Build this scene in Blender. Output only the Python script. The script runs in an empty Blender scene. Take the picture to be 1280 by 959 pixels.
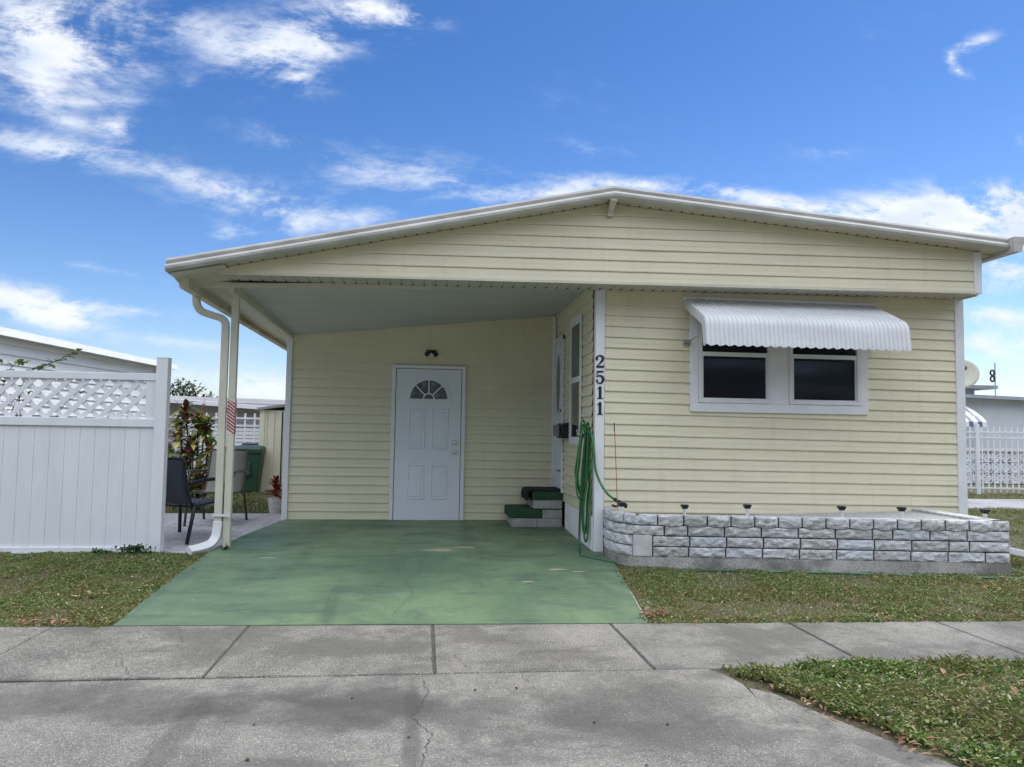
import bpy, bmesh, math, random
from mathutils import Vector, Matrix
random.seed(7)
rad = math.radians
S = bpy.context.scene
COL = S.collection
# ------------------------------------------------------------------ camera
CAM = Vector((0, 0, 1.30)); FPX = 962.0
yaw, pitch, roll = rad(6.5), rad(3.7), rad(0.9)
fw = Vector((math.sin(yaw)*math.cos(pitch), math.cos(yaw)*math.cos(pitch), math.sin(pitch)))
rt0 = fw.cross(Vector((0, 0, 1))).normalized(); up0 = rt0.cross(fw)
RT = rt0*math.cos(roll) + up0*math.sin(roll); UP = -rt0*math.sin(roll) + up0*math.cos(roll)
cd = bpy.data.cameras.new('camera'); cam = bpy.data.objects.new('camera', cd); COL.objects.link(cam)
m3 = Matrix((RT, UP, -fw)).transposed()
cam.matrix_world = Matrix.Translation(CAM) @ m3.to_4x4()
cd.sensor_fit = 'HORIZONTAL'; cd.sensor_width = 36; cd.lens = FPX/1280*36; cd.clip_end = 2000; cd.clip_start = .05
S.camera = cam

def gz(y): return 0 if y < 5.2 else min((y-5.2)*.0265, .13)

# ------------------------------------------------------------------ materials
def mat(name, col, rough=.6, var=0, vscale=4, bump=0, bscale=40, metal=0, spec=.5, col2=None, stretch=None, detail=6, clamp=(.35, .65), coat=0):
    m = bpy.data.materials.new(name); m.use_nodes = True
    nt = m.node_tree; N = nt.nodes; L = nt.links; b = N['Principled BSDF']
    b.inputs['Roughness'].default_value = rough; b.inputs['Metallic'].default_value = metal
    b.inputs['Specular IOR Level'].default_value = spec
    b.inputs['Coat Weight'].default_value = coat
    c = (*col, 1)
    b.inputs['Base Color'].default_value = c
    tc = N.new('ShaderNodeTexCoord'); mp = N.new('ShaderNodeMapping'); L.new(tc.outputs['Object'], mp.inputs[0])
    if stretch: mp.inputs['Scale'].default_value = stretch
    if var or col2:
        n = N.new('ShaderNodeTexNoise'); n.inputs['Scale'].default_value = vscale; n.inputs['Detail'].default_value = detail
        n.inputs['Roughness'].default_value = .65
        L.new(mp.outputs[0], n.inputs['Vector'])
        r = N.new('ShaderNodeValToRGB'); L.new(n.outputs['Fac'], r.inputs[0])
        r.color_ramp.elements[0].position = clamp[0]; r.color_ramp.elements[1].position = clamp[1]
        if col2 is None: col2 = tuple(v*(1-var) for v in col)
        r.color_ramp.elements[0].color = (*col2, 1); r.color_ramp.elements[1].color = c
        L.new(r.outputs[0], b.inputs['Base Color'])
    if bump:
        n2 = N.new('ShaderNodeTexNoise'); n2.inputs['Scale'].default_value = bscale; n2.inputs['Detail'].default_value = 5
        L.new(mp.outputs[0], n2.inputs['Vector'])
        bp = N.new('ShaderNodeBump'); bp.inputs['Strength'].default_value = bump; bp.inputs['Distance'].default_value = .01
        L.new(n2.outputs['Fac'], bp.inputs['Height']); L.new(bp.outputs[0], b.inputs['Normal'])
    return m

class NT:
    """tiny node helper"""
    def __init__(s, nt): s.nt = nt; s.N = nt.nodes; s.L = nt.links
    def v(s, sock, val):
        if isinstance(val, (int, float)): sock.default_value = val
        elif isinstance(val, (tuple, list)): sock.default_value = val if len(sock.default_value) == len(val) else (*val, 1)
        else: s.L.new(val, sock)
    def m(s, op, a, b=0, c=0, clamp=False):
        n = s.N.new('ShaderNodeMath'); n.operation = op; n.use_clamp = clamp
        s.v(n.inputs[0], a); s.v(n.inputs[1], b); s.v(n.inputs[2], c); return n.outputs[0]
    def noise(s, vec, scale, detail=5, rough=.6, dist=0, dim='3D'):
        n = s.N.new('ShaderNodeTexNoise'); n.noise_dimensions = dim
        n.inputs['Scale'].default_value = scale; n.inputs['Detail'].default_value = detail
        n.inputs['Roughness'].default_value = rough; n.inputs['Distortion'].default_value = dist
        s.L.new(vec, n.inputs['Vector']); return n.outputs['Fac']
    def ramp(s, f, lo, hi, a=0, b=1, smooth=True):
        n = s.N.new('ShaderNodeMapRange'); n.interpolation_type = 'SMOOTHSTEP' if smooth else 'LINEAR'
        s.v(n.inputs[0], f); n.inputs[1].default_value = lo; n.inputs[2].default_value = hi
        n.inputs[3].default_value = a; n.inputs[4].default_value = b; return n.outputs[0]
    def mix(s, f, a, b):
        n = s.N.new('ShaderNodeMix'); n.data_type = 'RGBA'
        s.v(n.inputs['Factor'], f); s.v(n.inputs[6], a); s.v(n.inputs[7], b); return n.outputs[2]
    def mix2(s, f, a, b): return s.m('ADD', s.m('MULTIPLY', b, f), s.m('MULTIPLY', a, s.m('SUBTRACT', 1, f)))
    def vor(s, vec, scale, feat='F1', out='Distance'):
        n = s.N.new('ShaderNodeTexVoronoi'); n.feature = feat; n.inputs['Scale'].default_value = scale
        s.L.new(vec, n.inputs['Vector']); return n.outputs[out]
    def mapping(s, vec, scale=(1, 1, 1), rot=(0, 0, 0), loc=(0, 0, 0)):
        n = s.N.new('ShaderNodeMapping'); s.L.new(vec, n.inputs[0])
        n.inputs['Scale'].default_value = scale; n.inputs['Rotation'].default_value = rot; n.inputs['Location'].default_value = loc
        return n.outputs[0]

def newmat(name, rough=.8):
    m = bpy.data.materials.new(name); m.use_nodes = True
    h = NT(m.node_tree); b = h.N['Principled BSDF']; b.inputs['Roughness'].default_value = rough
    tc = h.N.new('ShaderNodeTexCoord')
    return m, h, b, tc.outputs['Object']
def bump(h, b, height, strength=.5, dist=.01):
    n = h.N.new('ShaderNodeBump'); n.inputs['Strength'].default_value = strength; n.inputs['Distance'].default_value = dist
    h.L.new(height, n.inputs['Height']); h.L.new(n.outputs[0], b.inputs['Normal'])

def siding_mat(name, col, dirt=.12):
    m, h, b, o = newmat(name, .48)
    big = h.noise(o, 1.3, 4); st = h.noise(h.mapping(o, (9, 9, .9)), 1.0, 5)
    grime = h.ramp(st, .5, .8); grain = h.noise(h.mapping(o, (6, 6, 160)), 1.0, 3)
    c = h.mix(h.ramp(big, .35, .65), tuple(v*(1-dirt*.5) for v in col), col)
    c = h.mix(h.m('MULTIPLY', grime, dirt*1.6), c, (col[0]*.62, col[1]*.6, col[2]*.52))
    wav = h.noise(h.mapping(o, (1.2, 1.2, 5)), 1.0, 2)
    spot = h.ramp(h.vor(o, 5), .02, .045, 1, 0)
    c = h.mix(h.m('MULTIPLY', spot, .25), c, (.2, .14, .08))
    h.L.new(c, b.inputs['Base Color'])
    bump(h, b, h.m('ADD', h.m('MULTIPLY', wav, .8), h.m('MULTIPLY', grain, .09)), .5, .012)
    return m
SIDING = siding_mat('cream_vinyl', (.73, .68, .49))
M_WHITE = mat('white_trim', (.80, .81, .83), .4, var=.1, vscale=3, bump=.05)
M_WHITE2 = mat('white_vinyl', (.78, .79, .82), .38, var=.07, vscale=2, bump=.04, stretch=(3, 3, .6))
M_FASCIA = mat('fascia_metal', (.60, .585, .55), .42, var=.3, vscale=2.5, bump=.06, stretch=(1, 1, 3))
M_CREAM = mat('cream_metal', (.66, .635, .52), .4, var=.15, vscale=2, bump=.04)
M_CREAMD = mat('stained_cream_metal', (.6, .56, .43), .5, col2=(.36, .24, .07), vscale=1.6, clamp=(.3, .5))
M_SOFFIT = mat('soffit_vinyl', (.58, .555, .46), .5, var=.12, vscale=3)
M_CEIL = mat('pan_ceiling', (.58, .585, .565), .55, var=.14, vscale=1.1, bump=.05, bscale=3, stretch=(.4, 3, 1))
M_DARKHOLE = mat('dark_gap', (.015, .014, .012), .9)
M_ROOF = mat('roof_sheet', (.6, .6, .58), .5, var=.2)
M_DOOR = mat('door_paint', (.74, .78, .85), .42, var=.05, vscale=2, bump=.04, bscale=8)
M_GLASS = mat('dark_glass', (.012, .014, .02), .04, spec=.8, coat=.6)
M_WGLASS = mat('window_glass', (.01, .012, .02), .05, spec=.6)
M_WGLASS.node_tree.nodes['Principled BSDF'].inputs['Alpha'].default_value = .55
M_BLIND = mat('blind_slat', (.018, .019, .024), .6)
M_BLINDG = mat('grey_screen', (.16, .19, .185), .25, var=.3, vscale=3)
M_CHROME = mat('nickel', (.55, .55, .55), .25, metal=1)
M_BLACK = mat('black_metal', (.012, .012, .014), .45, var=.3)
M_NAVY = mat('navy_numeral', (.012, .014, .05), .45, var=.2)
M_RED = mat('red_tape', (.42, .03, .035), .5, var=.2)
M_TAPEW = mat('white_tape', (.7, .68, .66), .5, var=.1)
M_HOSE = mat('hose_green', (.035, .20, .055), .38, var=.35, vscale=8)
M_HOSE2 = mat('hose_dark_green', (.012, .085, .04), .4, var=.3, vscale=8)
M_CARPET = mat('green_carpet', (.035, .11, .05), .97, var=.45, vscale=30, bump=.8, bscale=300)
M_MAT = mat('black_mat', (.012, .013, .018), .95, var=.3, vscale=20, bump=.6, bscale=200)
M_ORANGE = mat('orange_rod', (.50, .10, .035), .5, var=.2)
M_WOODC = mat('grey_block_plain', (.40, .40, .385), .85, var=.3, vscale=9, bump=.4, bscale=60)
M_AWN = mat('awning_white', (.76, .765, .78), .38, var=.12, vscale=1.5, stretch=(1, 3, 3))
M_PIPE = mat('white_plastic', (.76, .77, .78), .35, var=.1)
M_BARK = mat('bark', (.13, .09, .06), .9, var=.5, vscale=12, bump=.5)
M_SOIL = mat('white_stone_fill', (.55, .54, .52), .95, var=.5, vscale=40, bump=.8, bscale=60)

def green_paint():
    m, h, b, o = newmat('green_painted_concrete', .55)
    big = h.noise(o, .8, 6, .7, .6); med = h.noise(h.mapping(o, (1, 1, 1)), 2.6, 8, .75)
    streak = h.noise(h.mapping(o, (.9, 1.9, 1), (0, 0, .15)), 1.7, 8, .74, .5)
    c = h.mix(h.ramp(big, .35, .68), (.095, .155, .090), (.165, .245, .130))
    c = h.mix(h.m('MULTIPLY', h.ramp(streak, .47, .68), .66), c, (.05, .075, .058))
    c = h.mix(h.m('MULTIPLY', h.ramp(med, .54, .74), .35), c, (.19, .29, .20))
    tn = h.noise(h.mapping(o, (3.4, .35, 1), (0, 0, .12)), 1.0, 5, .6, .3)      # tyre tracks running to the street
    c = h.mix(h.m('MULTIPLY', h.ramp(tn, .52, .74), .55), c, (.045, .06, .05))
    sp = h.noise(o, 60, 3); c = h.mix(h.m('MULTIPLY', h.ramp(sp, .4, .7), .22), c, (.05, .10, .055))
    # paint worn down to pale concrete in small flakes
    sep = h.N.new('ShaderNodeSeparateXYZ'); h.L.new(o, sep.inputs[0])
    fl = h.noise(h.mapping(o, (2.2, 9, 1)), 2.2, 8, .8)
    fl2 = h.noise(o, .9, 2)
    wear = h.m('MULTIPLY', h.ramp(fl, .665, .69), h.ramp(fl2, .5, .56))
    c = h.mix(h.m('MULTIPLY', wear, .85), c, (.42, .40, .35))
    def blot(x, y, sx, sy):
        dx = h.m('DIVIDE', h.m('SUBTRACT', sep.outputs[0], x), sx); dy = h.m('DIVIDE', h.m('SUBTRACT', sep.outputs[1], y), sy)
        return h.m('ADD', h.m('MULTIPLY', dx, dx), h.m('MULTIPLY', dy, dy))
    for x, y, sx, sy in ((.18, 8.0, .26, .16), (.45, 8.15, .2, .08), (1.25, 7.0, .14, .05), (1.42, 6.9, .1, .03), (-1.45, 7.6, .14, .05), (.9, 6.5, .08, .04)):
        d = h.m('ADD', blot(x, y, sx, sy), h.m('MULTIPLY', fl, 3.2))
        c = h.mix(h.ramp(d, 1.75, 2.0, .8, 0), c, (.44, .37, .29))
    h.L.new(c, b.inputs['Base Color'])
    h.L.new(h.ramp(streak, .3, .7, .42, .7), b.inputs['Roughness'])
    bump(h, b, h.m('ADD', sp, h.m('MULTIPLY', med, 1.5)), .25, .006)
    return m
M_GREEN = green_paint()

def concrete(name, base, agg=.5, stain=.5, rot=0, apron=False):
    m, h, b, o = newmat(name, .85)
    big = h.noise(o, .9, 5, .6, .4); st = h.noise(h.mapping(o, (1.6, .55, 1), (0, 0, rot)), 1.3, 7, .7, .5)
    grit = h.noise(o, 140, 3, .6); 
    c = h.mix(h.ramp(big, .3, .7), tuple(v*.8 for v in base), base)
    c = h.mix(h.m('MULTIPLY', h.ramp(st, .40, .66), stain*1.25), c, tuple(v*.36 for v in base))
    c = h.mix(h.m('MULTIPLY', h.ramp(grit, .42, .66), .45), c, tuple(v*.45 for v in base))
    mott = h.noise(o, 26, 5, .7); c = h.mix(h.m('MULTIPLY', h.ramp(mott, .40, .64), .5), c, tuple(v*.5 for v in base))
    pale = h.noise(h.mapping(o, (1, 1, 1), (0, 0, 0), (5, 3, 0)), 2.4, 6, .7); c = h.mix(h.m('MULTIPLY', h.ramp(pale, .5, .72), .35), c, tuple(min(1, v*1.5) for v in base))
    peb = h.noise(o, 95 if not apron else 125, 2, .8)
    c = h.mix(h.m('MULTIPLY', h.ramp(peb, .50, .62), .35+.3*agg), c, tuple(min(1, v*1.75) for v in base)); c = h.mix(h.m('MULTIPLY', h.ramp(peb, .36, .48, 1, 0), .3+.3*agg), c, tuple(v*.42 for v in base))
    sc = 75 if apron else 100
    vo = h.vor(h.mapping(o, (1, 1, .2)), sc); vc = h.vor(h.mapping(o, (1, 1, .2)), sc, out='Color')
    sx = h.N.new('ShaderNodeSeparateColor'); h.L.new(vc, sx.inputs[0])
    dens = h.ramp(h.noise(o, 1.8, 4), .35, .7, .78 if apron else .5, .45 if apron else .15)
    on = h.m('GREATER_THAN', sx.outputs[0], dens)
    dot = h.m('MULTIPLY', on, h.ramp(h.m('SUBTRACT', h.m('ADD', vo, h.m('MULTIPLY', grit, .35)), h.m('MULTIPLY', sx.outputs[1], .3)), .10, .26, 1, 0))
    vo2 = h.vor(o, sc*2.1); dk = h.ramp(vo2, .15, .32, 1, 0)
    c = h.mix(h.m('MULTIPLY', dk, .35*agg), c, tuple(v*.25 for v in base))
    c = h.mix(h.m('MULTIPLY', dot, agg), c, (.62, .60, .56))
    gr_ = h.noise(h.mapping(o, (.8, 1.1, 1), (0, 0, rot+.4), (9, 4, 0)), 1.1, 6, .72, .3)
    c = h.mix(h.m('MULTIPLY', h.ramp(gr_, .47, .60), .62), c, (.085, .08, .07))
    if apron:
        vo3 = h.vor(o, 17); vs = h.ramp(h.m('ADD', vo3, h.m('MULTIPLY', h.noise(o, 60, 3), .25)), .16, .22, 1, 0)
        c = h.mix(h.m('MULTIPLY', vs, .45), c, (.62, .6, .56))
        sep = h.N.new('ShaderNodeSeparateXYZ'); h.L.new(o, sep.inputs[0])
        jit = h.noise(o, 2.2, 6, .65)
        # soot and oil stains where cars cross
        for x, y, sx_, sy_, k in ((-.35, 3.72, .75, .30, .62), (-1.25, 3.85, .55, .26, .5), (1.05, 3.7, .6, .42, .45), (-.02, 3.4, .05, .8, .5), (-1.0, 3.5, .08, .7, .4)):
            dx = h.m('DIVIDE', h.m('SUBTRACT', sep.outputs[0], x), sx_*.9); dy = h.m('DIVIDE', h.m('SUBTRACT', sep.outputs[1], y), sy_)
            d = h.m('ADD', h.m('ADD', h.m('MULTIPLY', dx, dx), h.m('MULTIPLY', dy, dy)), h.m('MULTIPLY', h.m('SUBTRACT', jit, .5), 3.2))
            c = h.mix(h.ramp(d, .1, 1.3, k*1.15, 0), c, tuple(v*.24 for v in base))
    h.L.new(c, b.inputs['Base Color'])
    bump(h, b, h.m('ADD', h.m('MULTIPLY', grit, .6), h.m('MULTIPLY', dot, .5)), .6, .006)
    return m
M_WALK = concrete('sidewalk_concrete', (.25, .236, .205), .8, .65)
M_WALK2 = concrete('sidewalk_concrete_smooth', (.26, .248, .22), .35, .6, .5)
M_APRON = concrete('apron_concrete', (.262, .248, .218), .6, .6, .3, True)
M_KERB = concrete('footing_concrete', (.50, .475, .44), .1, .35, 0)
M_ROAD = concrete('asphalt', (.17, .17, .165), .3, .3)

def block_mat():
    m, h, b, o = newmat('rockface_block', .85)
    n = h.noise(h.mapping(o, (1, 1, 1.6), (0, .5, 0)), 20, 7, .72, .5); n2 = h.noise(o, 2.2, 3)
    v = h.noise(h.mapping(o, (1, 1, 2.6), (0, .6, 0)), 22, 6, .75, 1.2)
    geo = h.N.new('ShaderNodeNewGeometry')
    c = h.mix(h.ramp(n, .32, .60), (.50, .50, .505), (.82, .83, .85))
    c = h.mix(h.ramp(n2, .35, .7), c, h.mix(h.ramp(n, .4, .6), (.44, .435, .42), (.74, .735, .72)))
    c = h.mix(h.m('MULTIPLY', h.ramp(v, .3, .44, 1, 0), .4), c, (.24, .24, .235))
    c = h.mix(h.ramp(geo.outputs['Random Per Island'], .55, 1, 0, .35), c, (.34, .33, .31))
    tint = h.m('FRACT', h.m('MULTIPLY', geo.outputs['Random Per Island'], 7.3)); c = h.mix(h.ramp(tint, .86, .90, 0, .32), c, (.64, .71, .82))
    h.L.new(c, b.inputs['Base Color'])
    bump(h, b, h.m('ADD', h.m('MULTIPLY', n, 1.2), v), .9, .018)
    return m
M_BLOCK = block_mat()
M_CAP = mat('block_top', (.60, .59, .57), .9, var=.25, vscale=6, bump=.3)

def soil_mat():
    m, h, b, o = newmat('lawn_soil', .95)
    n = h.noise(o, 1.6, 6, .7); n2 = h.noise(o, 40, 5, .7)
    c = h.mix(h.ramp(n, .4, .62), (.10, .082, .045), (.075, .105, .028))
    c = h.mix(h.ramp(n2, .4, .65), c, (.17, .14, .085))
    h.L.new(c, b.inputs['Base Color']); bump(h, b, n2, 1, .03)
    return m
M_SOILG = soil_mat()
def island_mat(name, stops, rough=.7, trans=0.25):
    m, h, b, o = newmat(name, rough)
    geo = h.N.new('ShaderNodeNewGeometry'); r = h.N.new('ShaderNodeValToRGB'); r.color_ramp.interpolation = 'CONSTANT'
    e = r.color_ramp.elements
    while len(e) < len(stops): e.new(.5)
    for i, (p, c) in enumerate(stops): e[i].position = p; e[i].color = (*c, 1)
    h.L.new(geo.outputs['Random Per Island'], r.inputs[0]); 
    n = h.noise(o, 1.3, 4, .7); c = h.mix(h.ramp(n, .42, .66, 0, .62), r.outputs[0], (.25, .19, .085))
    h.L.new(c if name.startswith('grass') else r.outputs[0], b.inputs['Base Color'])
    if trans:
        b.inputs['Subsurface Weight'].default_value = 0
        t = h.N.new('ShaderNodeBsdfTranslucent'); h.L.new(r.outputs[0], t.inputs['Color'])
        mx = h.N.new('ShaderNodeMixShader'); mx.inputs[0].default_value = trans
        h.L.new(b.outputs[0], mx.inputs[1]); h.L.new(t.outputs[0], mx.inputs[2]); h.L.new(mx.outputs[0], h.N['Material Output'].inputs[0])
    return m
M_GRASS = island_mat('grass_blades', [(0, (.075, .15, .035)), (.24, (.14, .23, .05)), (.48, (.24, .32, .085)), (.64, (.36, .36, .13)), (.78, (.40, .31, .17)), (.92, (.58, .53, .38))])
M_GRASSV = island_mat('grass_verge', [(0, (.07, .145, .03)), (.26, (.13, .235, .045)), (.52, (.23, .34, .075)), (.74, (.36, .38, .13)), (.86, (.38, .28, .15)), (.94, (.60, .56, .42))])
M_LITTER = island_mat('leaf_litter', [(0, (.22, .12, .06)), (.3, (.34, .20, .11)), (.6, (.42, .29, .18)), (.85, (.18, .09, .05))], .8, .1)
M_CROTON = island_mat('croton_leaf', [(0, (.06, .13, .03)), (.24, (.20, .30, .06)), (.46, (.58, .54, .16)), (.70, (.28, .10, .07)), (.82, (.10, .02, .03)), (.93, (.50, .42, .18))], .4, .15)
M_LEAF = island_mat('shrub_leaf', [(0, (.05, .11, .025)), (.4, (.09, .17, .03)), (.7, (.16, .24, .05)), (.93, (.34, .30, .06))], .5, .2)
M_REDLEAF = island_mat('red_leaf', [(0, (.30, .03, .02)), (.35, (.12, .02, .02)), (.6, (.40, .10, .05)), (.8, (.05, .08, .02))], .45, .15)
M_TREELEAF = island_mat('tree_leaf', [(0, (.035, .05, .025)), (.4, (.05, .075, .03)), (.75, (.075, .10, .045))], .6, .15)
M_WEED = island_mat('weed_leaf', [(0, (.03, .08, .02)), (.5, (.05, .12, .025)), (.8, (.09, .16, .04))], .5, .2)
M_PAVER = None
def paver_mat():
    m, h, b, o = newmat('paver', .85)
    br = h.N.new('ShaderNodeTexBrick'); h.L.new(o, br.inputs['Vector']); br.inputs['Scale'].default_value = 1
    br.inputs['Brick Width'].default_value = .24; br.inputs['Row Height'].default_value = .12; br.inputs['Mortar Size'].default_value = .006
    br.inputs['Color1'].default_value = (.42, .41, .43, 1); br.inputs['Color2'].default_value = (.52, .51, .53, 1); br.inputs['Mortar'].default_value = (.2, .19, .18, 1)
    n = h.noise(o, 5, 6); c = h.mix(h.ramp(n, .4, .7, 0, .5), br.outputs['Color'], (.30, .285, .28))
    h.L.new(c, b.inputs['Base Color']); bump(h, b, br.outputs['Fac'], -.4, .006)
    return m
M_PAVER = paver_mat()

# ------------------------------------------------------------------ mesh builder
class MB:
    def __init__(s): s.v = []; s.f = []; s.mi = []; s.smooth = False
    def add(s, vs, fs, mi=0):
        o = len(s.v); s.v += [tuple(p) for p in vs]; s.f += [tuple(i+o for i in f) for f in fs]; s.mi += [mi]*len(fs); return s
    def box(s, x0, x1, y0, y1, z0, z1, mi=0):
        return s.hexa([(x0, y0, z0), (x1, y0, z0), (x1, y1, z0), (x0, y1, z0)], [(x0, y0, z1), (x1, y0, z1), (x1, y1, z1), (x0, y1, z1)], mi)
    def hexa(s, a, b, mi=0):
        n = len(a); fs = [tuple(range(n-1, -1, -1)), tuple(range(n, 2*n))] + [(i, (i+1) % n, n+(i+1) % n, n+i) for i in range(n)]
        return s.add(list(a)+list(b), fs, mi)
    def prism(s, poly, vec, mi=0):
        a = [Vector(p) for p in poly]; return s.hexa(a, [p+Vector(vec) for p in a], mi)
    def quad(s, a, b, c, d, mi=0): return s.add([a, b, c, d], [(0, 1, 2, 3)], mi)
    def beam(s, a, b, w, h, mi=0, upv=(0, 0, 1)):
        a, b = Vector(a), Vector(b); d = (b-a).normalized(); r = d.cross(Vector(upv)).normalized(); u = r.cross(d)
        f = lambda p: [p-r*w/2-u*h/2, p+r*w/2-u*h/2, p+r*w/2+u*h/2, p-r*w/2+u*h/2]
        return s.hexa(f(a), f(b), mi)
    def tube(s, pts, r, seg=8, mi=0, closed=False, rect=None, up=(0, 0, 1)):
        pts = [Vector(p) for p in pts]; n = len(pts); rings = []
        ref = Vector(up)
        t0 = (pts[1]-pts[0]).normalized()
        nrm = (ref - t0*ref.dot(t0)); nrm = nrm.normalized() if nrm.length > 1e-3 else t0.orthogonal().normalized()
        for i, p in enumerate(pts):
            t = (pts[min(i+1, n-1)]-pts[max(i-1, 0)]).normalized()
            nrm = (nrm - t*nrm.dot(t)).normalized(); bi = t.cross(nrm)
            rr = r(i/(n-1)) if callable(r) else r
            if rect:
                rings.append([p+nrm*a*rect[0]/2+bi*b*rect[1]/2 for a, b in ((1, 1), (-1, 1), (-1, -1), (1, -1))])
            else:
                rings.append([p+(nrm*math.cos(2*math.pi*k/seg)+bi*math.sin(2*math.pi*k/seg))*rr for k in range(seg)])
        k = len(rings[0]); vs = [v for rg in rings for v in rg]; fs = []
        for i in range(n-1):
            for j in range(k): fs.append((i*k+j, i*k+(j+1) % k, (i+1)*k+(j+1) % k, (i+1)*k+j))
        fs += [tuple(range(k-1, -1, -1)), tuple((n-1)*k+j for j in range(k))]
        return s.add(vs, fs, mi)
    def disc(s, c, ax, r, t, seg=20, mi=0):
        c = Vector(c); ax = Vector(ax).normalized(); a = ax.orthogonal().normalized(); b = ax.cross(a)
        p = [c+(a*math.cos(2*math.pi*k/seg)+b*math.sin(2*math.pi*k/seg))*r for k in range(seg)]
        return s.hexa(p, [q+ax*t for q in p], mi)
    def build(s, name, mats, parent=None, smooth=False, bevel=0, autos=False):
        me = bpy.data.meshes.new(name); me.from_pydata(s.v, [], s.f)
        for m in (mats if isinstance(mats, (list, tuple)) else [mats]): me.materials.append(m)
        me.polygons.foreach_set('material_index', s.mi)
        bm = bmesh.new(); bm.from_mesh(me)
        if len(s.f) < 60000: bmesh.ops.recalc_face_normals(bm, faces=bm.faces)
        if smooth and len(s.f) < 60000: bmesh.ops.remove_doubles(bm, verts=bm.verts, dist=1e-5); bmesh.ops.recalc_face_normals(bm, faces=bm.faces)
        bm.to_mesh(me); bm.free()
        if smooth: me.polygons.foreach_set('use_smooth', [True]*len(me.polygons))
        o = bpy.data.objects.new(name, me); COL.objects.link(o)
        if parent: link(o, parent)
        if bevel:
            md = o.modifiers.new('bevel', 'BEVEL'); md.width = bevel; md.segments = 2; md.limit_method = 'ANGLE'; md.angle_limit = rad(50)
        return o
def link(o, p):
    o.parent = p
    if p.parent is None and p.type == 'EMPTY': o.matrix_parent_inverse = Matrix.Translation(-p.location)
def tag(o, label=None, cat=None, group=None, kind=None):
    if label: o['label'] = label
    if cat: o['category'] = cat
    if group: o['group'] = group
    if kind: o['kind'] = kind
    return o
def empty(name, loc, label, cat, group=None):
    o = bpy.data.objects.new(name, None); COL.objects.link(o); o.location = loc; o.empty_display_size = .1
    return tag(o, label, cat, group)
def cat_rom(pts, n=8):
    P = [Vector(p) for p in pts]; P = [P[0]*2-P[1]] + P + [P[-1]*2-P[-2]]; out = []
    for i in range(1, len(P)-2):
        for k in range(n):
            t = k/n; a, b, c, d = P[i-1:i+3]
            out.append(.5*((2*b)+(c-a)*t+(2*a-5*b+4*c-d)*t*t+(3*b-a-3*c+d)*t**3))
    return out+[P[-2]]

# ------------------------------------------------------------------ ground and paving
def strip_sheet(x0, x1, ys, name, m, dz=0, zf=gz):
    b = MB()
    for i in range(len(ys)-1):
        b.quad((x0, ys[i], zf(ys[i])+dz), (x1, ys[i], zf(ys[i])+dz), (x1, ys[i+1], zf(ys[i+1])+dz), (x0, ys[i+1], zf(ys[i+1])+dz))
    return b.build(name, m)
g = strip_sheet(-400, 400, [-60, 0, 5.2, 10.106, 14, 30, 700], 'ground', M_SOILG); tag(g, kind='structure')
# driveway slab, painted green
def far(x): return 5.33-(x+2)*.026
drvL = [(-1.97, 5.36), (-1.99, 5.95), (-2.02, 6.67), (-2.05, 7.55), (-2.04, 8.25), (-1.95, 9.0), (-1.72, 10.3)]
drvR = [(1.56, 5.28), (1.70, 6.26), (1.83, 7.3), (1.86, 7.9), (1.86, 8.25), (1.82, 9.0), (1.80, 10.3)]
def resample(pl, ys):
    out = []
    for y in ys:
        for (xa, ya), (xb, yb) in zip(pl, pl[1:]):
            if ya-1e-6 <= y <= yb+1e-6: out.append(xa+(xb-xa)*(y-ya)/(yb-ya)); break
        else: out.append(pl[0][0] if y < pl[0][1] else pl[-1][0])
    return out
ys = [5.33, 5.95, 6.67, 7.3, 7.62, 7.628, 8.25, 9.0, 10.106, 10.3]
xl, xr = resample(drvL, ys), resample(drvR, ys)
b = MB()
for i in range(len(ys)-1):
    dz = .024
    if i == 4: dz2 = .016                                   # a shallow joint across the slab
    if i == 0: hz0 = .013
    else: hz0 = .024 if i != 4 else .02
    yA, yB = (far(xl[0])+.007, far(xr[0])+.007) if i == 0 else (ys[i], ys[i])
    a = [(xl[i], yA), (xr[i], yB), (xr[i+1], ys[i+1]), (xl[i+1], ys[i+1])]
    hz = dz if i != 4 else .02
    b.hexa([(x, y, gz(y)-.08) for x, y in a], [(x, y, gz(y)+(hz0 if k < 2 else hz)) for k, (x, y) in enumerate(a)])
o = b.build('driveway', M_GREEN); tag(o, kind='structure')
# crack lines on slab / apron
def crack(mb, pts, w, zf, dz, mi=0, jit=.012, seed=1):
    r = random.Random(seed); P = []
    for i in range(len(pts)-1):
        a, c = Vector(pts[i]), Vector(pts[i+1]); n = max(2, int((c-a).length/.03))
        for k in range(n): P.append(a+(c-a)*k/n+Vector((r.uniform(-jit, jit), r.uniform(-jit, jit))))
    P.append(Vector(pts[-1]))
    for i in range(len(P)-1):
        d = (P[i+1]-P[i]).normalized(); n = Vector((-d.y, d.x))
        w0 = w*(.2+r.random()*.8)*.7; w1 = w*(.2+r.random()*.8)*.7
        q = [P[i]-n*w0/2, P[i]+n*w0/2, P[i+1]+n*w1/2, P[i+1]-n*w1/2]
        mb.quad(*[(p.x, p.y, zf(p.y)+dz) for p in q], mi)
b = MB(); M_CRACK = mat('crack', (.10, .10, .085), .95, var=.4, vscale=30)
crack(b, [(-.02, 7.55), (.02, 7.1), (-.12, 6.6), (-.05, 6.1), (-.18, 5.5)], .006, gz, .028, seed=3)
crack(b, [(-1.4, 6.9), (-1.1, 6.5), (-1.2, 6.1)], .003, gz, .028, seed=5)
crack(b, [(1.1, 7.2), (.9, 6.5), (1.0, 5.9)], .003, gz, .028, seed=6)
o = b.build('driveway_cracks', M_CRACK); tag(o, kind='structure')
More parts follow.
